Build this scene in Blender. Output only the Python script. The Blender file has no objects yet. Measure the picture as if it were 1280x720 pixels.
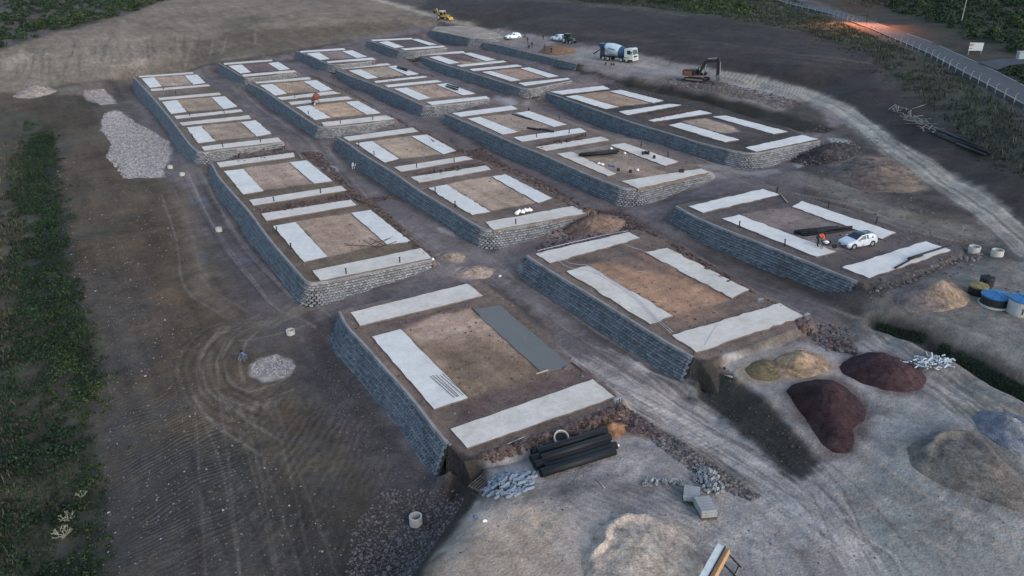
import bpy, math, random
import numpy as np
from mathutils import Vector, Matrix, noise as mnoise

random.seed(7); np.random.seed(7)
SC = bpy.context.scene
COL = SC.collection

# ------------------------------------------------------------------ camera
FPX = 950.9; PITCH = math.radians(24.714); ROLL = math.radians(0.4445); CAMZ = 32.0
fw = np.array([0, math.cos(PITCH), -math.sin(PITCH)]); rt = np.array([1., 0, 0]); dn = np.cross(fw, rt)
c_, s_ = math.cos(ROLL), math.sin(ROLL)
RT = c_*rt + s_*dn; DN = -s_*rt + c_*dn; FW = fw
CAMP = np.array([0., 0., CAMZ])
cam = bpy.data.cameras.new('camera'); camo = bpy.data.objects.new('camera', cam); COL.objects.link(camo)
cam.sensor_width = 36; cam.lens = FPX/1280*36; cam.clip_start = .5; cam.clip_end = 9000
M = Matrix([[RT[i], -DN[i], -FW[i], CAMP[i]] for i in range(3)] + [[0, 0, 0, 1]])
camo.matrix_world = M
SC.camera = camo
# ------------------------------------------------------------------ light: dusk
SUN_EL, SUN_AZ = 24.0, 140.0          # azimuth clockwise from +Y : afterglow behind and to the right of the camera
w = bpy.data.worlds.new("World"); SC.world = w; w.use_nodes = True
nt = w.node_tree; bg = nt.nodes['Background']; bg.inputs[1].default_value = .15
sky = nt.nodes.new('ShaderNodeTexSky'); sky.sky_type = 'NISHITA'; sky.sun_disc = False
sky.sun_elevation = math.radians(SUN_EL); sky.sun_rotation = math.radians(SUN_AZ)
nt.links.new(sky.outputs[0], bg.inputs[0])
sun = bpy.data.lights.new('sun', 'SUN'); sun.energy = .6; sun.angle = math.radians(40); sun.color = (1, .95, .93)
so = bpy.data.objects.new('sun', sun); COL.objects.link(so)
az, el = math.radians(SUN_AZ), math.radians(SUN_EL)
d = Vector((math.sin(az)*math.cos(el), math.cos(az)*math.cos(el), math.sin(el)))
so.rotation_euler = d.to_track_quat('Z', 'Y').to_euler()
SC.view_settings.view_transform = 'Standard'; SC.view_settings.look = 'None'
SC.view_settings.exposure = 1.2; SC.view_settings.gamma = 1
LIGHTCOL = np.array([.85, 1.0, 1.26])      # measured tint of the dusk light, to turn photographed colours into albedo

# ------------------------------------------------------------------ projection helpers
def unp(u, v, z):
    d = (u-640)/FPX*RT + (v-360)/FPX*DN + FW
    t = (z-CAMZ)/d[2]
    return CAMP + d*t
def prj(p):
    q = np.asarray(p, float)-CAMP
    dep = q@FW
    return np.stack([640+FPX*(q@RT)/dep, 360+FPX*(q@DN)/dep], -1)
def lin(h):
    c = np.array([int(h[i:i+2], 16)/255 for i in (0, 2, 4)])
    return np.where(c <= .04045, c/12.92, ((c+.055)/1.055)**2.4)
def alb(h):                     # photographed colour -> base colour under this light
    return np.clip(lin(h)/LIGHTCOL, .004, .85)

# ------------------------------------------------------------------ value noise (numpy)
_P = np.random.RandomState(3).rand(256, 256)
def vn(x, y):
    xi = np.floor(x).astype(int); yi = np.floor(y).astype(int); fx = x-xi; fy = y-yi
    fx = fx*fx*(3-2*fx); fy = fy*fy*(3-2*fy)
    a = _P[xi & 255, yi & 255]; b = _P[(xi+1) & 255, yi & 255]; c = _P[xi & 255, (yi+1) & 255]; dd = _P[(xi+1) & 255, (yi+1) & 255]
    return (a*(1-fx)+b*fx)*(1-fy)+(c*(1-fx)+dd*fx)*fy
def fbm(x, y, s, o=4):
    r = 0; am = 1; t = 0
    x = x/s; y = y/s
    for k in range(o):
        r = r+am*(vn(x+17.3*k, y+9.1*k)-.5); t += am; am *= .55; x = x*1.93+y*.31; y = y*1.93-x*.16
    return r/t*2
def inpoly(x, y, P):
    r = np.zeros(x.shape, bool); n = len(P)
    for i in range(n):
        x1, y1 = P[i][:2]; x2, y2 = P[(i+1) % n][:2]
        if y1 == y2: continue
        r ^= ((y1 > y) != (y2 > y)) & (x < (x2-x1)*(y-y1)/(y2-y1)+x1)
    return r
def dseg(x, y, P, closed=False):
    n = len(P); best = np.full(x.shape, 1e9)
    for i in range(n if closed else n-1):
        ax, ay = P[i][:2]; bx, by = P[(i+1) % n][:2]
        L = (bx-ax)**2+(by-ay)**2+1e-9
        t = np.clip(((x-ax)*(bx-ax)+(y-ay)*(by-ay))/L, 0, 1)
        best = np.minimum(best, (x-ax-t*(bx-ax))**2+(y-ay-t*(by-ay))**2)
    return np.sqrt(best)

# ------------------------------------------------------------------ terraces: height, walled edge (top, base), free rim, all traced and unprojected
T = {
'A': (1.46, [(167.5,97),(191,122.5),(215,151),(236,180),(246,189),(256,191),(280,187),(326,182.5),(355,178)],
      [(162,104),(172,121),(201,152),(220,184),(236,204),(257,205),(266,201),(297,196),(326,187),(358,180)],
      [(316,143),(305,138),(280,114),(265,108),(243,89)]),
'B': (.49, [(263.5,203),(272.5,221),(289,240),(310,263),(336,299),(365,333),(380,350),(389,355),(425,349),(480,337.5),(540,325)],
      [(257,210),(270,240),(282,260),(300,284),(320,312),(357,358),(372,377),(384,384),(410,376),(460,364),(500,350),(547,329)],
      [(516,301),(470,255),(435,240),(380,198),(368,188)]),
'C': (-.25, [(424,390),(432,407),(460,437),(480,460),(505,487.5),(525,512),(542,535),(560,556)],
      [(406,412),(412,432),(440,462),(467,495),(497,530),(522,567),(545,596),(560,612)],
      [(582,574),(680,545),(772,512),(775,497),(720,455),(640,380),(602,350)]),
'D': (3.2, [(273.5,79),(301,95),(310,98),(340,95),(371,90.5)],
      [(269,88),(289,102),(311,106),(340,101),(372,94)], [(355,80),(340,73.5)]),
'E': (2.65, [(311,104),(330,113),(350,127),(390,154),(398,158.5),(409,159.5),(427.5,158),(465,154),(493,149.5)],
      [(305,108),(322,122),(340,136),(365,151),(386,168),(402,174),(415,175),(429,171),(459,164),(494,152)],
      [(475,138),(440,119),(427,113),(388,95.5)]),
'F': (1.85, [(422,172),(437.5,181),(450,191),(475,206),(495,218),(521,237),(546,252),(577,271),(600,285),(609,288),(620,288),(667,281),(705,271),(736,267)],
      [(415,184),(435,202),(470,227),(490,240),(515,254),(540,270),(565,288),(597,310),(613,312),(640,309),(677,295),(702,282),(738,270)],
      [(690,240),(650,215),(614,205),(592,197),(540,165),(520,157.5)]),
'G': (1.5, [(658,320),(677.5,332.5),(700,347),(737.5,369),(790,402),(830,426.5),(866,447.5)],
      [(642,338),(652,350),(688,373),(745,411),(800,447),(840,474),(873,493)],
      [(885,450),(1010,402),(1008,394),(940,363),(850,306),(802,287)]),
'H': (4.5, [(370,64),(390,71),(407,79),(420,81.5),(465,76.5)], [(365,72),(380,80),(396,88),(421,89),(468,79)], [(455,66),(432,59)]),
'I': (3.4, [(421,88),(440,96),(460,103),(491,115),(522,129),(530,132),(540,132.5),(572,130),(612,124.5)],
      [(413,93),(434,106),(460,117),(491,133),(522,146),(538,148),(552,145),(575,138),(613,127)],
      [(592,117),(550,101),(535,95),(487,79)]),
'J': (3.0, [(557,142),(581,152.5),(612,166),(644,180),(675,192),(706,206),(735,219),(766,231),(779,235.5),(797,236.5),(835,226.5),(888,216)],
      [(551,152),(587,172),(625,194),(660,208),(697,224),(735,241),(770,255),(788,260),(812,256),(845,244),(890,220)],
      [(850,198),(790,175),(765,169),(735,160),(690,143),(650,131)]),
'K': (3.1, [(845,258),(867,271),(905,287),(942,301),(980,316),(1030,336),(1072,353)],
      [(829,274),(865,296),(915,319),(960,340),(1030,365),(1076,384)],
      [(1098,354),(1196,318),(1200,308),(1130,288),(985,240),(957,233)]),
'L': (5.9, [(459,51),(477,56),(495,62.5),(515,65),(559,60)], [(454,57),(468,64),(486,71),(512,73),(560,63)], [(540,52),(518,46)]),
'M': (4.7, [(517,67.5),(552,80),(590,91),(622,101),(650,110),(664,111.5),(690,106),(715,101)],
      [(511,74),(552,92),(597,106),(635,118),(652,122),(668,120),(691,110),(716,103)],
      [(690,90),(655,80),(635,74),(600,62),(583,62)]),
'N': (3.9, [(685,116),(717,127.5),(755,141),(792,154),(837,167),(875,179),(912,188),(935,192),(950,191.5),(975,186),(1025,176)],
      [(674,123),(717,145),(749,160),(790,172),(850,189),(900,206),(931,212),(950,212),(975,205),(1006,192),(1027,179)],
      [(1000,166),(985,160),(920,142),(880,128),(760,105)]),
'O': (7.0, [(539,38),(560,42),(577,45.5),(586,47.5),(604,49),(635,45.5)], [(533,46),(552,55),(570,57.5),(584,58),(604,56),(637,48)], [(600,34),(575,32),(545,33)]),
}
PWALL = (6.3, [(604,53),(627,57),(652,63.5),(676,69),(700,75),(722,80.5)], [(598,60),(627,67),(652,73.5),(676,79),(700,84),(723,86)])

def world_path(pts, z):
    return np.array([unp(u, v, z) for u, v in pts])
def resample(P, step):
    out = []; P = np.asarray(P)
    # Catmull-Rom for rounded corners, then even spacing
    n = len(P); Q = []
    for i in range(n-1):
        p0 = P[max(i-1, 0)]; p1 = P[i]; p2 = P[i+1]; p3 = P[min(i+2, n-1)]
        for t in np.linspace(0, 1, 12, endpoint=False):
            Q.append(.5*((2*p1)+(-p0+p2)*t+(2*p0-5*p1+4*p2-p3)*t*t*.6+(-p0+3*p1-3*p2+p3)*t**3*.6+(0 if 1 else 0)) if False else
                     p1*(1-t)+p2*t)
    Q.append(P[-1]); Q = np.array(Q)
    for _ in range(10):
        Q[1:-1] = (Q[:-2]+2*Q[1:-1]+Q[2:])/4
    L = np.r_[0, np.cumsum(np.linalg.norm(np.diff(Q, axis=0), axis=1))]
    m = max(2, int(round(L[-1]/step))+1)
    s = np.linspace(0, L[-1], m)
    return np.stack([np.interp(s, L, Q[:, k]) for k in range(Q.shape[1])], 1)
BATTER = .38
WALLS = {}
def solve_wall(name, z, top, base, step=.45):
    P = resample(world_path(top, z), step)
    tan = np.gradient(P, axis=0); tan /= np.linalg.norm(tan[:, :2], axis=1)[:, None]
    N = np.stack([tan[:, 1], -tan[:, 0], 0*tan[:, 0]], 1)      # walking far->near along the left edge: outward is to the right hand
    hs = np.arange(.3, 6.5, .05); H = []
    bp = np.array(base, float)
    for p, n in zip(P, N):
        cand = p[None]+hs[:, None]*(BATTER*n[None]+np.array([0, 0, -1.])[None])
        q = prj(cand)
        H.append(hs[np.argmin(dseg(q[:, 0], q[:, 1], bp))])
    H = np.array(H)
    k = np.ones(15)/15
    H = np.convolve(np.pad(H, 7, 'edge'), k, 'valid')
    WALLS[name] = (P, N, H, z)
for k, (z, top, base, rim) in T.items(): solve_wall(k, z, top, base)
solve_wall('P', *PWALL)

POLY = {k: np.vstack([world_path(t[1], t[0]), world_path(t[3], t[0])]) for k, t in T.items()}

# ------------------------------------------------------------------ ground height control points (photo point, height)
CP = []
def cp(z, *pts):
    for u, v in pts: CP.append(unp(u, v, z))
for k, (P, N, H, z) in WALLS.items():
    for i in range(0, len(P), 10):
        b = P[i]+H[i]*(BATTER*N[i]); CP.append(np.array([b[0]+N[i][0]*.3, b[1]+N[i][1]*.3, z-H[i]]))
for k, (z, top, base, rim) in T.items():
    R = world_path([top[-1]]+list(rim)+[top[0]], z)
    c = POLY[k].mean(0)
    for a, b in zip(R[:-1], R[1:]):
        L = np.linalg.norm(b-a)
        for t in np.arange(.12, .95, max(.12, 8/max(L, 8))):
            p = a+(b-a)*t; o = p-c; o[2] = 0; o /= np.linalg.norm(o)
            dz = {'C': .5, 'G': .6, 'K': .3}.get(k, .7)
            CP.append(p+o*1.2-np.array([0, 0, dz]))
cp(1.0, (60,112)); cp(1.2, (130,102)); cp(2.6, (255,82)); cp(4.3, (360,60)); cp(5.6, (455,47)); cp(6.8, (532,35))
cp(5.2, (0,62)); cp(6.2, (100,33)); cp(9, (215,0)); cp(2.6, (0,92)); cp(4, (60,70)); cp(4.8, (180,52)); cp(6.4, (300,38)); cp(9.5, (350,8)); cp(8.5, (430,25)); cp(9.2, (510,12)); cp(8, (590,26)); cp(7.2, (620,36))
cp(7, (0,30)); cp(9, (0,0), (100,8)); cp(2.2, (90,92), (150,88)); cp(4.0, (280,62)); cp(5.5,(380,46))
cp(6, (-200,60)); cp(2, (-200,150)); cp(12,(-200,0))
# shelf with the mixer
cp(6.5, (625,45), (640,50)); cp(6.3, (700,58), (690,68)); cp(6.1, (770,72), (740,80)); cp(5.7, (830,84)); cp(5.4, (875,98), (900,108)); cp(5, (950,108), (950,122)); cp(4.6, (1005,128), (1000,140)); cp(4.0, (1050,150)); cp(3.9, (1065,175))
cp(5.8, (745,88)); cp(5.6, (790,97)); cp(5.2, (840,106)); cp(5.0, (890,117)); cp(4.8, (930,125)); cp(4.4, (985,140))
cp(4.4, (740,99), (725,94)); cp(4.1, (790,109)); cp(4.0, (840,121)); cp(3.9, (900,138), (950,149)); cp(3.8, (1010,163), (1045,180))
# dark slope behind and right
cp(7.5, (700,46), (760,58)); cp(7.2, (850,74)); cp(6.5, (960,96)); cp(6, (1030,108)); cp(5.2, (1090,145)); cp(4.6, (1130,175)); cp(4.2, (1200,225)); cp(3.8, (1280,285))
cp(9.5, (700,28), (800,40)); cp(9, (900,60), (1000,80)); cp(7.6, (1090,110)); cp(6.6, (1170,160)); cp(5.8, (1260,220)); cp(7.0, (1230,165))
cp(12, (640,2), (720,4)); cp(12.5, (800,10), (880,20)); cp(11.5, (960,28)); cp(10.4, (1020,42)); cp(9.3, (1100,68)); cp(8.4, (1180,105)); cp(7.8, (1270,160))
ROADN = [(968,-1),(985,5),(1035,17),(1085,35),(1125,52),(1160,67),(1197,87),(1235,107),(1280,132),(1380,190)]
ROADF = [(990,-4),(1005,0),(1060,17.5),(1110,34),(1160,51),(1210,73),(1247,90),(1280,107),(1390,160)]
def road_z(u): return np.interp(u, [960, 1050, 1280, 1380], [11.8, 10.2, 8.6, 8.0])
for u, v in ROADN+ROADF: CP.append(unp(u, v, road_z(u)-.25))
cp(10.8, (1100,15), (1150,30)); cp(10, (1200,50), (1260,60)); cp(12, (1200,5), (1280,0), (1150,-5)); cp(9.6, (1275,78)); cp(11, (1270,30)); cp(12, (1100,0))
# east side, by the tanks and tracks
cp(3.4, (1060,215), (1000,215)); cp(3.2, (1110,240), (1060,250), (1150,290)); cp(3.6, (1180,250)); cp(3.0, (1220,330), (1280,340)); cp(2.9, (1150,345), (1200,370), (1280,400)); cp(2.8, (1110,385), (1140,393), (1210,418), (1280,455))
cp(2.3, (1115,399), (1150,415), (1200,438), (1240,461), (1285,489)); cp(1.9, (1130,420), (1180,440), (1240,472), (1280,505))
cp(.9, (1060,410), (1110,430)); cp(1.3, (1150,470), (1200,480)); cp(1.2, (1280,560), (1200,540)); cp(.9, (1050,470), (1000,440), (1050,530), (960,450), (940,480)); cp(.6, (1100,580), (1200,630), (1280,660)); cp(1.1, (905,440)); cp(1.2, (892,455)); cp(.95, (917,473)); cp(.75, (953,502)); cp(.45, (990,537)); cp(.05, (1026,574)); cp(-1.5, (877,498)); cp(-1.4, (900,524)); cp(-1.2, (926,548)); cp(-.95, (955,570)); cp(-.6, (988,592)); cp(-.35, (1012,600))
cp(-.1, (1040,604)); cp(-.2, (1100,690), (1280,720)); cp(-.6, (960,640), (900,600)); cp(-.7, (850,560), (800,530)); cp(-.5, (760,560), (700,600), (620,600), (604,584), (800,680)); cp(-.6, (594,640), (545,695), (525,722), (700,715), (900,715))
cp(-1.45, (860,500)); cp(-1.3, (890,545)); cp(-1.0, (950,600))
cp(-3.6, (574,602), (568,630), (545,655), (515,695), (500,722)); 
# west side
cp(-2.5, (200,300)); cp(-2, (110,250), (100,300)); cp(-3.2, (130,480), (100,400)); cp(-3.5, (250,600), (200,680)); cp(-3.8, (450,650), (540,660)); cp(-4, (400,720)); cp(-3.9, (160,720)); cp(-3, (300,450), (330,400)); cp(-2.9, (250,380)); cp(-.8, (150,150)); cp(-1.4, (190,195)); cp(-1.3, (110,180)); cp(-.2, (100,135)); cp(.5, (50,125), (10,125))
cp(-3.2, (62,180), (66,250)); cp(-4.0, (64,320)); cp(-5.0, (66,430)); cp(-5.4, (62,540)); cp(-5.6, (60,640), (50,720)); cp(-3.8, (25,300), (20,450)); cp(-4.3, (15,600), (5,720)); cp(-2.0, (8,200), (30,160)); cp(-3.6, (-100,400), (-200,720), (-150,250))
cp(-4, (100,900), (450,900)); cp(-.6, (650,1000), (950,900)); cp(.3, (1350,760), (1250,950)); cp(2.5, (1400,420)); cp(1.5, (1420,560)); cp(5, (1450,280)); cp(9, (1500,150)); cp(12, (1600,40))
for yy, zz in ((520, 15), (900, 22), (2500, 30)):
    for t in (-2, -1, -.4, 0, .4, 1, 2): CP.append(np.array([yy*t, yy, zz+3*abs(t)]))
for x in (-300, -100, 100, 300): CP.append(np.array([x, -100, 0.]))
CP = np.array(CP)
K = np.linalg.norm(CP[:, None, :2]-CP[None, :, :2], axis=2)
n = len(CP); A_ = np.zeros((n+1, n+1)); A_[:n, :n] = K+np.eye(n)*(-.35); A_[:n, n] = 1; A_[n, :n] = 1
WT = np.linalg.solve(A_, np.r_[CP[:, 2], 0])
def rbf(x, y):
    x = np.asarray(x, float); y = np.asarray(y, float); sh = x.shape; x = x.ravel(); y = y.ravel(); o = np.empty(len(x))
    cx = CP[:, 0].astype(np.float32); cy = CP[:, 1].astype(np.float32); wt = WT[:-1].astype(np.float32)
    for i in range(0, len(x), 20000):
        X = x[i:i+20000, None].astype(np.float32); Y = y[i:i+20000, None].astype(np.float32)
        o[i:i+20000] = np.sqrt((X-cx)**2+(Y-cy)**2)@wt+WT[-1]
    return o.reshape(sh)
def gpt(u, v, lift=0.):                 # photo point -> point on the ground (terrace tops included)
    z = 0.
    best = None
    for k, P in POLY.items():
        z = T[k][0]; p = unp(u, v, z)
        if inpoly(np.array([p[0]]), np.array([p[1]]), P)[0]: return np.array([p[0], p[1], z+lift])
    # march along the ray against the free ground
    d = (u-640)/FPX*RT + (v-360)/FPX*DN + FW
    zs = np.arange(18, -7, -.1); t = (zs-CAMZ)/d[2]; X = d[0]*t; Y = d[1]*t
    g = height(X, Y, False); s = zs-g
    i = np.argmax(s <= 0) if (s <= 0).any() else len(s)-1
    if i > 0:
        a = s[i-1]/(s[i-1]-s[i]+1e-9); z = zs[i-1]+(zs[i]-zs[i-1])*a
    else: z = zs[0]
    p = unp(u, v, z); return np.array([p[0], p[1], z+lift])

def height(x, y, detail=True):
    h = rbf(x, y)
    inside = np.zeros(x.shape, bool)
    if detail:
        h = h+.22*fbm(x, y, 6., 4)+.10*fbm(x, y, 1.5, 3)
        dd = dseg(x, y, DITCH); h = h-.9*np.exp(-(dd/.8)**2)
    for k, (z, top, base, rim) in T.items():
        P = POLY[k]; lo = P.min(0)-8; hi = P.max(0)+8
        b = (x > lo[0]) & (x < hi[0]) & (y > lo[1]) & (y < hi[1])
        if not b.any(): continue
        X = x[b]; Y = y[b]; hb = h[b]
        ins = inpoly(X, Y, P)
        WP = WALLS[k][0]; nw = len(T[k][1])
        dw = dseg(X, Y, WP[::3]); R = np.vstack([WP[-1], world_path(rim, z), WP[0]]); dr = dseg(X, Y, R)
        tz = z+(.05*fbm(X, Y, 1.5, 3)+.03 if detail else 0)
        emb = tz-np.maximum(0, dr-.3)/1.0+.25*fbm(X, Y, 1.4, 3)*np.clip(dr, 0, 1)
        out = np.where(dw > dr+.05, np.maximum(hb, np.where(dr < 6, emb, -99)), hb)
        # beside a wall the ground never rises above the wall foot
        W0, W1, N0, N1 = WP[0], WP[-1], WALLS[k][1][0], WALLS[k][1][-1]
        side = (((X-W1[0])*N1[0]+(Y-W1[1])*N1[1] > 0) & (np.hypot(X-W1[0], Y-W1[1]) < 7)) | (((X-W0[0])*N0[0]+(Y-W0[1])*N0[1] > 0) & (np.hypot(X-W0[0], Y-W0[1]) < 7))
        out = np.where(side, hb, out)
        res = np.where(ins, np.where((dw < .45) & (dr > .6), np.minimum(hb, z-.5), tz), out)
        h[b] = res
    return h

# ------------------------------------------------------------------ materials
def mat(name, base=(.5, .5, .5), rough=.85, metal=0., noise_s=None, noise_a=.25, bump=0., bump_s=20., emit=None, island=0., spec=.3, attr=None, coords='Object', stain=()):
    m = bpy.data.materials.new(name); m.use_nodes = True; N = m.node_tree.nodes; L = m.node_tree.links
    b = N['Principled BSDF']; b.inputs['Roughness'].default_value = rough; b.inputs['Metallic'].default_value = metal
    b.inputs['Specular IOR Level'].default_value = spec
    tc = N.new('ShaderNodeNewGeometry').outputs['Position'] if coords == 'World' else N.new('ShaderNodeTexCoord').outputs['Object']
    if attr:
        a = N.new('ShaderNodeAttribute'); a.attribute_name = attr; cur = a.outputs['Color']
    else:
        r = N.new('ShaderNodeRGB'); r.outputs[0].default_value = (*base, 1); cur = r.outputs[0]
    def mul(cur, fac_out, lo, hi):
        mr = N.new('ShaderNodeMapRange'); mr.inputs[3].default_value = lo; mr.inputs[4].default_value = hi
        mr.inputs[1].default_value = .25; mr.inputs[2].default_value = .75
        L.new(fac_out, mr.inputs[0]); v = N.new('ShaderNodeVectorMath'); v.operation = 'SCALE'
        L.new(cur, v.inputs[0]); L.new(mr.outputs[0], v.inputs['Scale']); return v.outputs[0]
    if noise_s:
        for s, a in (noise_s if isinstance(noise_s, (list, tuple)) else [(noise_s, noise_a)]):
            nz = N.new('ShaderNodeTexNoise'); nz.inputs['Scale'].default_value = s; nz.inputs['Detail'].default_value = 6; nz.inputs['Roughness'].default_value = .62
            L.new(tc, nz.inputs['Vector']); cur = mul(cur, nz.outputs['Fac'], 1-a, 1+a)
    if island:
        g = N.new('ShaderNodeNewGeometry'); mr = N.new('ShaderNodeMapRange'); mr.inputs[3].default_value = 1-island; mr.inputs[4].default_value = 1+island
        L.new(g.outputs['Random Per Island'], mr.inputs[0]); v = N.new('ShaderNodeVectorMath'); v.operation = 'SCALE'
        L.new(cur, v.inputs[0]); L.new(mr.outputs[0], v.inputs['Scale']); cur = v.outputs[0]
    for s_c, lo, hi, colr, amt in stain:
        nz = N.new('ShaderNodeTexNoise'); nz.inputs['Scale'].default_value = s_c; nz.inputs['Detail'].default_value = 7; nz.inputs['Roughness'].default_value = .65; L.new(tc, nz.inputs['Vector'])
        mr = N.new('ShaderNodeMapRange'); mr.inputs[1].default_value = lo; mr.inputs[2].default_value = hi; mr.inputs[4].default_value = amt; L.new(nz.outputs['Fac'], mr.inputs[0])
        mx_ = N.new('ShaderNodeMix'); mx_.data_type = 'RGBA'; mx_.inputs[7].default_value = (*colr, 1); L.new(mr.outputs[0], mx_.inputs[0]); L.new(cur, mx_.inputs[6]); cur = mx_.outputs[2]
    L.new(cur, b.inputs['Base Color'])
    if bump:
        nz = N.new('ShaderNodeTexNoise'); nz.inputs['Scale'].default_value = bump_s; nz.inputs['Detail'].default_value = 5
        L.new(tc, nz.inputs['Vector']); bp = N.new('ShaderNodeBump'); bp.inputs['Strength'].default_value = 1; bp.inputs['Distance'].default_value = bump
        L.new(nz.outputs['Fac'], bp.inputs['Height']); L.new(bp.outputs[0], b.inputs['Normal'])
    if emit: b.inputs['Emission Color'].default_value = (*emit[0], 1); b.inputs['Emission Strength'].default_value = emit[1]
    return m
def A(h): return tuple(float(x) for x in alb(h))
G_MAT = mat('earth', attr='Col', rough=.95, noise_s=[(.5, .14), (2.4, .26), (8., .28), (26., .32)], bump=.09, bump_s=6, coords='World', spec=.15)
CONC = mat('cast_concrete', A('bac1ca'), stain=[(.45, .56, .68, A('9a9a9a'), .35), (2.2, .66, .72, A('7a726a'), .35)], rough=.85, noise_s=[(.3, .12), (1.3, .10), (7., .07)], bump=.01, bump_s=6, coords='World')
CONC_OLD = mat('dusty_concrete', A('b4b6ba'), stain=[(.4, .52, .68, A('8f8a86'), .4), (1.8, .62, .70, A('6a6159'), .4)], rough=.85, noise_s=[(.35, .14), (1.8, .14), (9., .08)], bump=.01, bump_s=6, coords='World')
SIDEM = mat('shaded_side_concrete', A('5e5c60'), rough=.95, noise_s=[(1.5, .35), (7, .2)], coords='World')  # strip sides darkened: shade along the slab edges is put into the colour
CONC_WET = mat('fresh_wet_concrete', A('5c6165'), rough=.6, noise_s=[(.4, .06), (3, .05)], coords='World')
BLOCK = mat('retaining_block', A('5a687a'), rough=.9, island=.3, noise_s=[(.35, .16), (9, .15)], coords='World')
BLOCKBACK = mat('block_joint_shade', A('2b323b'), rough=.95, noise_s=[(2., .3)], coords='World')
BLOCKL = mat('lit_block_face', A('747d8c'), rough=.9, island=.35, noise_s=[(.35, .2), (9, .15)], coords='World')  # paler copy of BLOCK for near-facing walls, their lighting put into the colour
COPE = mat('dusty_block_coping', A('777c84'), rough=.95, noise_s=[(.7, .3)], coords='World')
BLACK = mat('black_plastic_pipe', (.009, .010, .011), rough=.6, spec=.3)
DARK = mat('dark_rubber', (.015, .015, .016), rough=.8)
STEEL = mat('rusty_rod', (.05, .035, .028), rough=.7)
WHITE = mat('white_paint', (.62, .66, .68), rough=.35, spec=.5)
ROCK = mat('rubble_stone', A('545359'), rough=.9, island=.55, noise_s=[(5, .25)], coords='World')
ROCKP = mat('pale_stone', A('80848f'), rough=.9, island=.5, noise_s=[(5, .2)], coords='World')
RING = mat('concrete_ring', A('9aa3ac'), rough=.85, noise_s=[(3, .15)])

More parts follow.
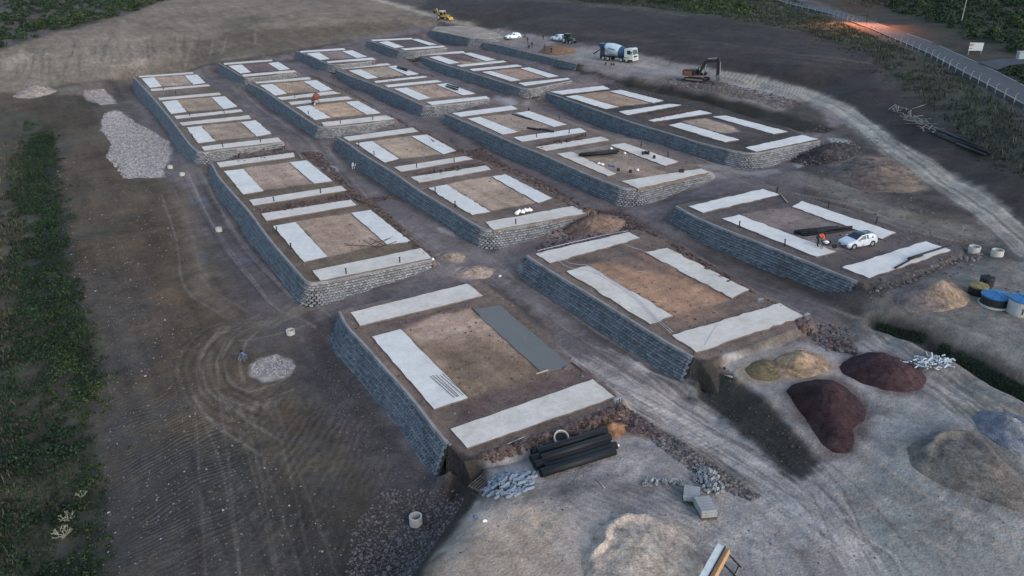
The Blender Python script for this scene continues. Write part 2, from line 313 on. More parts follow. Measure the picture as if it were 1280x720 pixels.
# ------------------------------------------------------------------ mesh builder
def tag(o, label=None, cat=None, group=None, kind=None):
    if label: o['label'] = label
    if cat: o['category'] = cat
    if group: o['group'] = group
    if kind: o['kind'] = kind
    return o
def empty(name, loc, rz=0., **k):
    o = bpy.data.objects.new(name, None); COL.objects.link(o); o.location = Vector(loc); o.rotation_euler = (0, 0, rz); o.empty_display_size = .3
    return tag(o, **k)
class MB:
    def __init__(s): s.v = []; s.f = []; s.m = []
    def add(s, vs, fs, mi=0):
        o = len(s.v); s.v += [tuple(map(float, p)) for p in vs]; s.f += [tuple(i+o for i in f) for f in fs]; s.m += [mi]*len(fs); return s
    def box(s, c, d, rz=0., ry=0., rx=0., mi=0, taper=1.):
        R = Matrix.Rotation(rz, 3, 'Z')@Matrix.Rotation(ry, 3, 'Y')@Matrix.Rotation(rx, 3, 'X'); vs = []
        for z in (-.5, .5):
            for x, y in ((-.5, -.5), (.5, -.5), (.5, .5), (-.5, .5)):
                k = taper if z > 0 else 1
                vs.append(R@Vector((x*d[0]*k, y*d[1]*k, z*d[2]))+Vector(c))
        return s.add(vs, [(3, 2, 1, 0), (4, 5, 6, 7), (0, 1, 5, 4), (1, 2, 6, 5), (2, 3, 7, 6), (3, 0, 4, 7)], mi)
    def tube(s, pts, r, n=8, mi=0, caps=True):
        pts = [Vector(p) for p in pts]; rs = r if isinstance(r, (list, tuple)) else [r]*len(pts); vs = []; fs = []
        for i, p in enumerate(pts):
            t = (pts[min(i+1, len(pts)-1)]-pts[max(i-1, 0)]).normalized()
            up = Vector((0, 0, 1)) if abs(t.z) < .9 else Vector((1, 0, 0))
            a = t.cross(up).normalized(); b = t.cross(a)
            for k in range(n):
                an = 2*math.pi*k/n; vs.append(p+(a*math.cos(an)+b*math.sin(an))*rs[i])
        for i in range(len(pts)-1):
            for k in range(n):
                k2 = (k+1) % n; fs.append((i*n+k, i*n+k2, (i+1)*n+k2, (i+1)*n+k))
        if caps: fs.append(tuple(range(n))[::-1]); fs.append(tuple(range((len(pts)-1)*n, len(pts)*n)))
        return s.add(vs, fs, mi)
    def hollow(s, p0, p1, r, wall, n=18, mi=0, mi_in=None):
        p0 = Vector(p0); p1 = Vector(p1); t = (p1-p0).normalized(); up = Vector((0, 0, 1)) if abs(t.z) < .9 else Vector((1, 0, 0))
        a = t.cross(up).normalized(); b = t.cross(a); vs = []
        for p, rr in ((p0, r), (p1, r), (p1, r-wall), (p0, r-wall)):
            for k in range(n):
                an = 2*math.pi*k/n; vs.append(p+(a*math.cos(an)+b*math.sin(an))*rr)
        fs = []
        for q in range(4):
            for k in range(n):
                k2 = (k+1) % n; q2 = (q+1) % 4; fs.append((q*n+k, q*n+k2, q2*n+k2, q2*n+k))
        return s.add(vs, fs, mi)
    def lathe(s, prof, n=16, axis='Z', c=(0, 0, 0), mi=0, R=None):
        vs = []; fs = []
        for (r, h) in prof:
            for k in range(n):
                an = 2*math.pi*k/n; v = Vector((r*math.cos(an), r*math.sin(an), h))
                if R is not None: v = R@v
                vs.append(v+Vector(c))
        m = len(prof)
        for i in range(m-1):
            for k in range(n):
                k2 = (k+1) % n; fs.append((i*n+k, i*n+k2, (i+1)*n+k2, (i+1)*n+k))
        fs.append(tuple(range(n))[::-1]); fs.append(tuple(range((m-1)*n, m*n)))
        return s.add(vs, fs, mi)
    def prism(s, poly, y0, y1, mi=0):      # side profile in x,z extruded along y
        n = len(poly); vs = [(x, y0, z) for x, z in poly]+[(x, y1, z) for x, z in poly]
        fs = [tuple(range(n)), tuple(range(n, 2*n))[::-1]]+[(i, n+i, n+(i+1) % n, (i+1) % n) for i in range(n)]
        return s.add(vs, fs, mi)
    def build(s, name, mats, parent=None, smooth=False, **k):
        me = bpy.data.meshes.new(name); me.from_pydata(s.v, [], s.f)
        if not isinstance(mats, (list, tuple)): mats = [mats]
        for m in mats: me.materials.append(m)
        me.polygons.foreach_set('material_index', s.m)
        if smooth: me.polygons.foreach_set('use_smooth', [True]*len(me.polygons))
        me.update(); me.validate()
        o = bpy.data.objects.new(name, me); COL.objects.link(o)
        if parent is not None: o.parent = parent
        return tag(o, **k)
def copy_tree(o, parent=None):
    c = o.copy(); COL.objects.link(c); c.parent = parent
    for ch in list(o.children): copy_tree(ch, c)
    return c
def bevel(o, wdt=.02, seg=2):
    b = o.modifiers.new('bevel', 'BEVEL'); b.width = wdt; b.segments = seg; b.limit_method = 'ANGLE'; return o
def npmesh(name, V, F, mats, parent=None, colors=None, smooth=False, **k):
    me = bpy.data.meshes.new(name); V = np.asarray(V, np.float32); F = np.asarray(F, np.int32); q = F.shape[1]
    me.vertices.add(len(V)); me.vertices.foreach_set('co', V.ravel()); me.loops.add(F.size); me.loops.foreach_set('vertex_index', F.ravel())
    me.polygons.add(len(F)); me.polygons.foreach_set('loop_start', np.arange(0, F.size, q, dtype=np.int32)); me.polygons.foreach_set('loop_total', np.full(len(F), q, np.int32))
    me.polygons.foreach_set('use_smooth', np.full(len(F), smooth, bool))
    for m in (mats if isinstance(mats, (list, tuple)) else [mats]): me.materials.append(m)
    me.update(calc_edges=True)
    if colors is not None:
        a = me.color_attributes.new('Col', 'FLOAT_COLOR', 'POINT'); c4 = np.ones((len(V), 4), np.float32); c4[:, :3] = colors; a.data.foreach_set('color', c4.ravel())
    o = bpy.data.objects.new(name, me); COL.objects.link(o)
    if parent is not None: o.parent = parent
    return tag(o, **k)

# ------------------------------------------------------------------ SLABS: corner quads of each strip (crop offset x, y, scale, quad)
SL = {
1: [('f',160,70,8,(105,200),(650,160),(655,178),(115,215)),('l',160,70,8,(135,225),(262,212),(335,303),(222,318)),('r',160,70,8,(565,195),(690,185),(775,268),(650,285)),('n',160,70,8,(228,328),(800,283),(825,300),(235,350))],
2: [('f',160,70,8,(303,418),(915,365),(930,388),(315,442)),('l',160,70,8,(340,458),(490,440),(585,558),(432,578)),('r',160,70,8,(835,412),(968,402),(1095,505),(955,530)),('n',160,70,8,(460,600),(1125,532),(1150,555),(485,628))],
3: [('f',220,130,8,(40,185),(725,112),(755,145),(60,215)),('l',220,130,8,(105,235),(250,218),(395,368),(225,392)),('r',220,130,8,(645,180),(800,162),(955,298),(805,322)),('n',220,130,8,(255,425),(1020,335),(1065,375),(285,465))],
4: [('f',260,180,8,(85,185),(855,85),(868,128),(120,232)),('l',260,180,8,(160,270),(350,248),(555,468),(352,502)),('r',260,180,8,(812,182),(985,162),(1248,370),(1062,395)),('n',260,180,8,(410,560),(1330,416),(1390,462),(455,615))],
5: [('f',320,240,8,(55,215),(950,75),(1005,130),(105,285)),('l',320,240,8,(170,340),(395,300),(715,645),(480,697)),('r',320,240,8,(950,208),(1145,178),(1550,496),(1310,524)),('n',320,180,4,(283,632),(825,520),(878,570),(322,683))],
6: [('f',320,360,4,(472,122),(1055,-22),(1135,38),(520,188)),('l',320,360,4,(580,243),(722,205),(1060,548),(890,605)),('w',0,0,1,(590,386),(625,381),(714,456),(677.5,465)),('n',0,0,1,(563,536),(741,474),(768.5,496),(584,560))],
7: [('f',260,60,8,(155,150),(635,115),(650,130),(165,168)),('l',260,60,8,(205,178),(335,165),(430,240),(325,255)),('r',260,60,8,(600,152),(700,138),(825,210),(715,222)),('n',260,60,8,(340,265),(860,220),(885,240),(355,287))],
8: [('f',260,60,8,(465,340),(1010,290),(1035,312),(485,355)),('l',260,60,8,(520,370),(645,358),(790,455),(670,475)),('r',260,60,8,(955,332),(1080,320),(1250,415),(1125,435)),('n',340,90,8,(45,255),(600,190),(690,212),(100,280))],
9: [('f',340,90,8,(160,300),(760,243),(805,270),(190,328)),('l',340,90,8,(240,350),(385,332),(590,455),(435,480)),('r',340,90,8,(735,300),(860,288),(1085,410),(945,425)),('n',340,90,8,(490,505),(1140,432),(1225,470),(530,545))],
10: [('f',400,150,8,(232,170),(925,75),(985,115),(285,208)),('l',400,150,8,(355,230),(520,210),(790,385),(648,425)),('r',400,150,8,(910,160),(1070,145),(1360,305),(1235,342)),('n',320,180,4,(690,115),(1045,60),(1085,75),(725,138))],
11: [('f',490,200,8,(185,170),(935,55),(990,95),(270,225)),('l',490,200,8,(365,280),(550,245),(985,515),(800,548)),('r',580,210,8,(280,85),(415,62),(880,300),(745,348)),('n',580,210,8,(215,540),(1090,380),(1225,450),(295,618))],
12: [('f',640,280,8,(235,295),(1170,80),(1280,140),(380,390)),('l',0,0,1,(708,338.8),(735,332),(841,394.5),(812.5,405)),('r',0,0,1,(806,315),(834,310),(937,362),(915,372.5)),('n',0,0,1,(840,418.8),(975,378.8),(1005,395),(870,440))],
13: [('f',340,40,8,(280,190),(720,160),(735,178),(290,205)),('l',340,40,8,(345,215),(470,203),(575,268),(480,280)),('r',340,40,8,(700,192),(800,182),(950,245),(850,260)),('n',340,40,8,(545,295),(1000,255),(1040,275),(560,308))],
14: [('f',340,40,8,(690,350),(1160,312),(1185,330),(700,370)),('l',340,40,8,(765,385),(890,372),(1060,455),(950,468)),('r',460,70,8,(195,105),(280,95),(510,180),(400,195)),('n',460,70,8,(60,250),(560,198),(600,212),(80,268))],
15: [('f',460,70,8,(165,290),(690,240),(740,258),(200,312)),('l',460,70,8,(255,325),(390,315),(630,420),(505,440)),('r',460,70,8,(680,285),(790,270),(1075,375),(950,392)),('n',460,70,8,(580,460),(1180,400),(1220,425),(640,490))],
16: [('f',550,120,8,(120,172),(715,95),(780,130),(205,208)),('l',550,120,8,(275,225),(405,208),(780,358),(630,385)),('r',550,120,8,(755,170),(890,148),(1270,285),(1135,308)),('n',550,120,8,(735,412),(1400,320),(1470,358),(820,455))],
17: [('f',660,160,8,(70,190),(725,85),(815,120),(180,228)),('l',660,160,8,(285,258),(430,235),(880,455),(800,480)),('r',760,160,8,(20,172),(165,148),(705,335),(575,378)),('n',760,160,8,(135,530),(930,405),(1010,440),(300,605))],
18: [('f',830,225,8,(245,262),(990,88),(1155,145),(390,325)),('l',830,225,8,(580,385),(750,345),(1720,715),(1525,765)),('r',960,240,8,(240,145),(335,88),(1280,405),(1140,468)),('n',1040,270,8,(100,512),(940,252),(1190,340),(370,620))],
19: [('f',440,30,8,(190,158),(595,138),(610,152),(205,170)),('l',440,30,8,(265,182),(360,170),(520,228),(430,240)),('r',440,30,8,(590,152),(655,148),(850,205),(770,212)),('n',440,30,8,(485,245),(910,215),(940,230),(530,262))],
20: [('f',440,30,8,(655,298),(1110,270),(1135,288),(690,315)),('l',440,30,8,(770,330),(870,318),(1075,385),(970,400)),('r',540,20,8,(315,375),(385,365),(640,435),(540,450)),('n',540,20,8,(245,490),(715,445),(745,460),(290,508))],
21: [('f',540,20,8,(375,530),(850,485),(905,502),(410,550)),('l',540,20,8,(500,560),(590,548),(890,640),(790,652)),('r',540,20,8,(880,522),(970,512),(1265,600),(1165,615)),('n',560,50,8,(705,430),(1195,378),(1225,392),(770,458))],
22: [('f',680,95,8,(60,158),(590,95),(660,128),(180,185)),('l',680,95,8,(220,205),(330,190),(745,308),(620,330)),('r',680,95,8,(650,150),(770,138),(1195,245),(1095,270)),('n',680,95,8,(750,355),(1255,278),(1380,288),(840,390))],
23: [('f',800,120,8,(80,242),(600,140),(720,172),(140,255)),('l',800,120,8,(285,290),(410,265),(995,435),(850,460)),('r',800,120,8,(725,205),(860,195),(1480,355),(1340,380)),('n',900,130,8,(255,435),(820,308),(985,350),(360,475))],
}
OWN = {1:'A',2:'A',3:'A',4:'B',5:'B',6:'C',7:'D',8:'E',9:'E',10:'F',11:'F',12:'G',13:'H',14:'I',15:'I',16:'J',17:'J',18:'K',19:'L',20:'M',21:'M',22:'N',23:'N'}
def slab_px(e): return [(e[1]+x/e[3], e[2]+y/e[3]) for x, y in e[4:]]
SLABZ = .17
SAND = {}
for i, sl in SL.items():
    dct = {('r' if e[0] == 'w' else e[0]): slab_px(e) for e in sl}
    f, l, r, n_ = dct['f'], dct['l'], dct['r'], dct['n']
    z = T[OWN[i]][0]
    SAND[i] = np.array([unp(u, v, z) for u, v in (l[1], r[0], r[3], l[2])])

# ------------------------------------------------------------------ colour field of the ground (what the soil is, region by region)
PATCH = []
def W(pts): return np.array([gpt(u, v)[:2] for u, v in pts])
def soil(h):
    c = lin(h); y = c@np.array([.25, .65, .10]); return np.clip((c*.80+.20*y*np.array([1., .985, 1.05]))/LIGHTCOL, .004, .85)
def patch(h, pts, soft=1.2, warp=1.5, k=1., world=None): PATCH.append(('p', soil(h), W(pts) if world is None else world, soft, warp, k))
def stroke(h, pts, width, soft=.8, warp=.6, k=1.): PATCH.append(('s', soil(h), W(pts), soft, warp, k, width))
def track(h, pts, gauge=2.0, wd=.35, k=.7):
    P = resample(np.c_[W(pts), np.zeros(len(pts))], 2.)[:, :2]
    t = np.gradient(P, axis=0); t /= np.linalg.norm(t, axis=1)[:, None]; nn = np.stack([-t[:, 1], t[:, 0]], 1)
    for sgn in (-1, 1): PATCH.append(('s', soil(h), P+nn*sgn*gauge/2, .09, .12, min(1, k*1.25), wd*.8))
# hill and far slopes
patch('6c655c', [(-200,140),(-200,60),(0,64),(60,44),(110,32),(180,12),(215,-3),(470,-3),(530,12),(545,24),(534,36),(400,58),(270,80),(130,100),(60,112)], 2, 3)
patch('777067', [(0,88),(40,70),(110,45),(160,40),(200,65),(190,78),(120,98),(50,108),(0,106)], 3, 4)
patch('7d766d', [(130,60),(170,48),(200,66),(185,80),(140,88)], 3, 3, .7)
patch('8d8983', [(0,78),(30,62),(45,68),(20,84),(0,92)], 2, 2, .8)
patch('534e46', [(250,50),(300,38),(420,30),(500,28),(530,36),(400,57),(270,80),(200,90)], 4, 4, .8)
patch('56524a', [(270,30),(320,18),(330,28),(280,46)], 2, 2, .8)
patch('3d3a35', [(130,99),(270,79),(400,57),(470,46),(470,52),(400,63),(275,87),(165,99),(135,106)], 1.5, 1.5, .9)
stroke('8f8c86', [(455,-4),(500,8),(545,22),(580,30),(640,41)], 2.6, 1.5, 1)
patch('323235', [(525,10),(540,-3),(640,0),(700,3),(850,18),(980,32),(1050,44),(1130,75),(1200,115),(1280,175),(1330,260),(1280,300),(1200,240),(1120,180),(1060,140),(1000,112),(950,100),(860,78),(800,68),(740,54),(690,46),(640,38),(590,27)], 2.5, 3)
patch('3c3a39', [(540,12),(640,10),(760,35),(900,62),(870,68),(740,45),(600,26)], 4, 5, .6)
patch('2f3034', [(860,25),(1000,40),(1090,60),(1060,80),(960,60),(870,40)], 5, 6, .6)
patch('454242', [(1085,70),(1140,85),(1150,110),(1120,112),(1085,95)], 2.5, 3, .8)
patch('353a34', [(640,-3),(985,-3),(1055,28),(1125,56),(1200,95),(1290,150),(1330,240),(1280,232),(1200,170),(1130,105),(1080,66),(1000,38),(930,30),(850,18),(760,7)], 2.5, 4)
patch('544c40', [(935,8),(965,2),(985,12),(1010,24),(960,24)], 1.5, 2, .8)
patch('2c3126', [(1005,-3),(1300,-3),(1300,112),(1230,80),(1150,48),(1060,17)], 1.5, 1)
patch('3a3734', [(1060,16),(1130,20),(1200,45),(1270,72),(1225,78),(1150,46)], 2, 2.5, .8)
patch('43352c', [(1020,-4),(1120,-4),(1095,22),(1050,14)], 2, 2, .7)
stroke('4c5254', [(1222,81),(1250,77),(1300,74)], 2.0, .6, .4)
# whole site floor between terraces
patch('605d65', [(160,100),(270,82),(400,60),(540,33),(640,50),(780,100),(1040,165),(1085,210),(1060,235),(960,240),(845,256),(900,330),(1075,395),(1100,420),(1010,440),(900,400),(875,490),(1000,620),(840,600),(780,520),(700,430),(640,360),(600,350),(560,600),(530,640),(400,430),(330,400),(240,300),(190,200)], 1.5, 2)
patch('3f3b3b', [(270,88),(300,84),(470,48),(530,40),(520,62),(455,52),(372,66),(275,80),(180,98),(170,98)], 1.2, 1.5, .6)
# shelf
patch('6f6d74', [(590,44),(604,38),(640,40),(702,50),(747,59),(795,67),(852,80),(915,90),(960,102),(1020,116),(1065,150),(1040,160),(985,140),(930,125),(890,115),(840,105),(790,96),(745,88),(700,77),(665,69),(625,55)], 1., 1)
patch('7a7d82', [(700,62),(800,72),(860,84),(880,96),(800,92),(720,76)], 1.5, 2, .6)
patch('868a90', [(900,96),(960,104),(1010,118),(985,124),(920,112)], 1.2, 1.5, .8)
patch('5b5a5c', [(790,92),(880,100),(940,118),(1000,135),(930,123),(850,106)], 1., 1.5, .8)
patch('282925', [(672,76),(745,90),(790,99),(840,108),(890,119),(930,128),(985,143),(1045,160),(1035,168),(985,160),(900,142),(840,124),(765,102),(705,88)], .8, .8)
patch('2e3230', [(985,125),(1010,128),(1040,158),(1010,160),(985,145)], 1., 1, .8)
# tracks on the right
stroke('7c8080', [(900,92),(960,105),(1010,118),(1045,132),(1090,165),(1130,197),(1180,226),(1230,262),(1290,318)], 3.4, .9, .8)
stroke('8f9393', [(960,106),(1010,120),(1050,137),(1090,168)], 1.6, 1., .8, .8)
stroke('5f6162', [(940,196),(1000,214),(1050,238),(1100,262),(1160,285),(1230,300)], 4.2, 1.5, 2)
patch('3a3b3d', [(1030,175),(1075,180),(1100,205),(1170,235),(1165,258),(1080,232),(1025,225),(985,214)], 1.5, 2, .8)
patch('5e5a5c', [(1035,205),(1065,193),(1120,196),(1160,235),(1140,243),(1080,228)], 1., 1, .9)
patch('7d746e', [(1115,218),(1140,212),(1158,235),(1130,232)], 1., 1, .7)
patch('70695f', [(1120,262),(1190,270),(1200,280),(1140,285)], 1.2, 1.5, .5)
patch('8b8a8c', [(845,215),(870,206),(905,208),(935,216),(900,224),(870,232)], 1., 1.5, .8)
patch('84838a', [(880,204),(905,201),(960,212),(950,222),(910,216)], 1., 1.5, .7)
patch('8d969c', [(1036,172),(1060,174),(1064,180),(1042,180)], .4, .5, .9)
patch('848b8c', [(989,205),(998,200),(1007,207),(997,210)], .3, .3, .9)
patch('72767a', [(958,212),(972,210),(975,216),(962,217)], .3, .3, .9)
patch('606569', [(1085,395),(1100,372),(1190,330),(1300,325),(1300,470),(1200,420),(1130,392)], 1.2, 1.5)
patch('6d7376', [(1180,395),(1240,400),(1280,430),(1270,455),(1200,415)], 1.5, 2, .7)
patch('46494c', [(1080,350),(1100,345),(1215,305),(1260,300),(1265,325),(1180,335),(1110,370),(1085,385)], 1., 1.5, .8)
patch('474b4d', [(1230,330),(1262,322),(1262,340),(1235,345)], .8, 1, .6)
# front plateau
patch('808289', [(598,577),(606,590),(584,640),(545,690),(522,725),(500,900),(1400,900),(1400,480),(1290,492),(1200,442),(1150,420),(1100,402),(1060,412),(1000,425),(930,440),(900,440),(905,460),(940,490),(1030,585),(1000,600),(960,590),(900,560),(840,545),(790,512),(740,520),(680,547),(620,566)], .5, .6)
patch('968c84', [(585,640),(640,625),(720,640),(700,720),(700,800),(500,800),(535,700)], 2.5, 2.5, .85)
patch('a0958b', [(575,660),(640,640),(650,690),(560,715)], 2.5, 2.5, .6)
patch('6d7178', [(670,610),(740,600),(860,600),(960,660),(900,690),(860,640),(720,640)], 2.5, 3, .8)
patch('6f6f78', [(690,590),(780,585),(820,610),(700,620)], 2., 2, .8)
patch('8a8c93', [(690,430),(760,465),(850,500),(900,520),(960,560),(1040,620),(1120,720),(930,700),(900,620),(850,560),(790,510),(740,470)], 1.8, 2.5, .9)
patch('91949b', [(900,640),(960,660),(1020,700),(1010,740),(900,740)], 2., 2, .7)
patch('6a7378', [(1090,500),(1150,495),(1290,545),(1300,740),(1100,740),(1060,640),(1090,580)], 2.5, 2, .8)
patch('5d6a78', [(1100,520),(1180,512),(1200,525),(1140,560),(1160,620),(1120,600),(1085,545)], 2.5, 2.5, .7)
patch('5f5a58', [(905,412),(1000,402),(1070,410),(1060,432),(960,432),(905,436)], 1., 1.5, .8)
stroke('585d5d', [(1090,415),(1160,450),(1230,490),(1290,515)], 2.2, 1.2, 1.2, .8)
patch('77766f', [(1160,480),(1220,495),(1290,520),(1290,545),(1200,510)], 1.2, 1.5, .6)
stroke('232728', [(1098,396),(1120,404),(1150,417),(1200,440),(1240,462),(1290,490)], 1.3, .4, .4, .85)
patch('2d3033', [(872,450),(888,452),(912,468),(950,492),(990,535),(1022,578),(1008,588),(970,570),(930,545),(900,522),(874,496)], .6, .7, .95)
patch('3b332d', [(868,446),(890,440),(905,452),(890,462),(870,462)], .5, .5, .8)
patch('5d5a4a', [(925,452),(960,446),(965,462),(930,465)], .6, .6, .5)
patch('3a3c42', [(800,512),(830,530),(880,560),(925,590),(950,612),(935,618),(880,590),(830,552),(795,528)], .5, .7, .8)
# west side
patch('4f483e', [(-300,900),(-300,130),(50,112),(130,108),(140,150),(160,215),(230,232),(260,300),(300,400),(330,470),(420,560),(500,640),(510,720),(480,900)], 3, 3)
patch('3c3e41', [(100,470),(200,520),(330,580),(450,640),(520,640),(500,740),(60,900),(110,620)], 5, 5, .85)
patch('4b443a', [(65,165),(140,175),(200,240),(150,330),(90,330),(60,240)], 4, 4, .7)
patch('55493c', [(160,300),(240,330),(260,420),(200,450),(160,380)], 4, 4, .7)
patch('3f4145', [(90,340),(150,330),(190,430),(210,520),(130,560),(100,470)], 4, 4, .6)
patch('37342f', [(20,130),(60,120),(120,122),(140,155),(60,165),(20,160)], 2, 2, .7)
patch('44434b', [(400,410),(480,540),(560,612),(575,600),(565,640),(510,690),(470,620),(400,520),(370,440)], 1.8, 2, .85)
patch('2f3036', [(480,610),(560,612),(572,606),(585,620),(545,680),(505,735),(440,740),(430,690),(500,680)], 2.5, 2, .7)
patch('4e4c54', [(240,235),(262,235),(350,380),(420,400),(400,440),(330,410),(270,320)], 1.5, 2, .8)
stroke('66615b', [(225,250),(238,300),(255,350),(290,400),(330,405),(380,385)], 1.8, 1., 1, .7)
stroke('605c58', [(300,405),(262,430),(250,465),(258,490),(300,510),(340,500)], 1.0, .8, .6, .7)
for P_ in ([(330,398),(282,415),(262,450),(272,485),(310,500),(360,480)], [(322,402),(295,425),(283,455),(290,480)], [(210,240),(232,300),(240,360),(300,395)], [(255,490),(290,530),(340,560)],
           [(620,620),(700,660),(760,740)], [(700,480),(820,540),(930,600),(1030,700)], [(720,470),(850,535),(980,620),(1080,720)], [(1100,560),(1180,620),(1290,660)], [(1050,600),(1160,660),(1290,720)],
           [(1100,172),(1180,222),(1290,310)], [(960,236),(1060,256),(1150,290)], [(300,420),(380,400),(420,380),(560,340)], [(380,180),(420,215),(520,300),(600,345)], [(760,210),(720,180)], [(790,300),(850,330),(960,390)]):
    track('807f80' if P_[0][0] > 600 else '65625f', P_, k=.55)
patch('3b3f39', [(-50,120),(62,150),(70,200),(88,330),(105,430),(128,500),(110,560),(130,600),(120,660),(125,740),(-50,740)], 1.5, 2, .9)
patch('18211d', [(60,150),(66,190),(75,300),(98,400),(110,470),(60,480),(40,300),(38,180)], 2, 2, .8)
patch('4c4540', [(-30,260),(20,265),(26,300),(18,420),(-30,440)], 1.5, 1.5, .8)
# crushed white stone
patch('888c99', [(129,142),(146,138),(158,143),(166,158),(188,163),(196,172),(212,178),(214,190),(206,208),(204,220),(180,222),(156,221),(150,212),(135,196),(140,180),(128,165)], .4, 1.2)
patch('858589', [(104,114),(130,112),(140,120),(146,129),(128,131),(110,126)], .4, .6)
patch('7f8085', [(22,120),(40,104),(58,108),(72,113),(60,118),(30,122)], .4, .6)
patch('6b6a68', [(70,112),(100,105),(130,104),(128,112),(100,118),(75,118)], 1, 1, .7)
patch('82868a', [(311,455),(320,447),(345,442),(362,447),(369,457),(358,470),(330,475),(314,468)], .3, .5)
patch('53617a', [(248,314),(262,318),(256,326),(248,324)], .4, .4, .5)
patch('66769a', [(296,323),(322,322),(318,328),(298,330)], .4, .4, .35)
patch('64748c', [(236,246),(256,245),(262,262),(248,262)], .5, .6, .35)
patch('8f857c', [(545,318),(560,313),(580,315),(584,322),(578,328),(560,325)], .4, .4)
patch('8d8580', [(565,346),(575,334),(605,332),(620,338),(612,347),(590,350)], .4, .5)
patch('7c6f6a', [(690,285),(730,275),(760,268),(790,275),(800,288),(760,290),(690,300),(660,305)], 1, 1.2, .6)
patch('4d4246', [(735,262),(780,262),(830,300),(900,350),(985,385),(1000,410),(1060,420),(1075,445),(1040,440),(1000,398),(940,362),(850,306),(800,287),(740,280)], .8, 1, .85)
patch('4a3f42', [(555,190),(600,185),(640,210),(690,232),(735,262),(720,262),(650,222),(600,200),(560,172)], .8, 1, .8)
patch('4b4143', [(660,272),(735,270),(700,282),(655,300)], .8, 1, .6)
patch('4a4143', [(395,95),(430,112),(490,145),(560,180),(555,190),(520,160),(440,120),(385,95)], .8, 1, .8)
patch('5d4e45', [(375,190),(400,190),(440,235),(470,260),(545,325),(530,320),(470,265),(430,238)], .6, .8, .7)
stroke('67656c', [(438,215),(480,255),(540,300),(620,335),(700,400),(790,470)], 1.7, 1., 1, .8)
stroke('5d5c62', [(560,185),(640,228),(740,275),(830,318),(920,355),(1000,395)], 1.6, .9, .8, .8)
stroke('6b686e', [(690,105),(760,150),(800,178),(860,206),(900,214)], 1.8, 1, 1, .6)
stroke('7b7b7e', [(640,138),(665,126),(700,122)], 1.0, .6, .6, .8)
stroke('5f5e64', [(290,105),(330,140),(370,175),(400,195),(440,235)], 1.8, 1, 1, .8)
patch('5a4d4f', [(690,545),(760,512),(800,520),(830,548),(800,545),(760,545),(700,550),(620,565),(600,566)], .5, .6, .8)
patch('7c6047', [(745,520),(772,518),(790,535),(775,548),(750,540)], .5, .5, .8)
stroke('8c8483', [(850,548),(890,580),(930,612)], .5, .4, .5, .5)
patch('2f2f33', [(380,388),(412,420),(440,466),(498,536),(558,616),(548,626),(480,555),(420,480),(385,430)], .6, .6, .5)
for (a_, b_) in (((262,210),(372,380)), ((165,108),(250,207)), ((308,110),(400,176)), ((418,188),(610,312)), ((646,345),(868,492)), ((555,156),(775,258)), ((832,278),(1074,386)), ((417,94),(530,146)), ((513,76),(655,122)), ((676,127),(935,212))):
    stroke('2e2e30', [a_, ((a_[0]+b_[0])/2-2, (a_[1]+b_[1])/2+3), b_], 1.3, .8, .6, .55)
for k_ in range(46):
    r_ = random.Random(k_); u0 = r_.uniform(20, 330); v0 = np.interp(u0, [20, 110, 200, 330], [70, 46, 40, 34])+r_.uniform(0, 14); dx = r_.uniform(-14, 6)
    stroke('4d473f' if k_ % 3 else '807970', [(u0, v0), (u0+dx*.4, v0+12), (u0+dx, v0+r_.uniform(18, 34))], .5, .4, .5, .45)
for v0, v1 in ((60, 78), (50, 70), (44, 58), (66, 84)):
    stroke('49443d', [(540, v0*.3+8), (430, v0*.5+8), (330, v0*.7+8), (230, v1)], .8, .6, .8, .5)
for k_ in range(16):
    r_ = random.Random(100+k_); u0 = r_.uniform(560, 1050); v0 = np.interp(u0, [560, 1050], [8, 70])+r_.uniform(0, 26)
    stroke('4a4746' if k_ % 2 else '2a2a2d', [(u0, v0), (u0+60, v0+6), (u0+130, v0+14)], 1.2, 1., 1.5, .5)
for k_ in range(7):
    o_ = k_*5.5; track('7a756f' if k_ % 2 else '37342f', [(345-o_*.2, 396+o_*.2), (292-o_, 416-o_*.2), (262-o_*1.1, 452), (270-o_*.8, 488+o_*.5), (318, 508+o_)], gauge=1.9, wd=.22, k=(.45, .15, .3, .1, .35, .12, .2)[k_])
for k_ in range(8):
    r_ = random.Random(200+k_); u0 = r_.uniform(250, 400); track('6a6866' if k_ % 2 else '2f2f31', [(u0, 500), (u0+r_.uniform(-10, 40), 580), (u0+r_.uniform(20, 90), 735)], gauge=2.0, wd=.22, k=.22)
for k_ in range(12):
    r_ = random.Random(300+k_); v0 = r_.uniform(500, 560); track('9a9a9d' if k_ % 3 else '5a5a5f', [(r_.uniform(690, 800), v0-70), (r_.uniform(860, 900), v0+10), (r_.uniform(960, 1040), v0+90), (r_.uniform(1060, 1160), 735)], gauge=1.9, wd=.2, k=.45)
for k_ in range(9):
    r_ = random.Random(400+k_); track('8d9194' if k_ % 2 else '4c4f53', [(r_.uniform(1060, 1130), r_.uniform(410, 450)), (r_.uniform(1150, 1200), r_.uniform(470, 500)), (1290, r_.uniform(500, 620))], gauge=1.9, wd=.2, k=.45)
for k_ in range(8):
    r_ = random.Random(500+k_); o_ = r_.uniform(-8, 8); track('95999a' if k_ % 2 else '55585a', [(900, 92+o_*.3), (1000, 115+o_*.5), (1060, 142+o_), (1130, 196+o_), (1230, 262+o_*1.5), (1290, 316+o_*2)], gauge=1.9, wd=.3, k=.45)
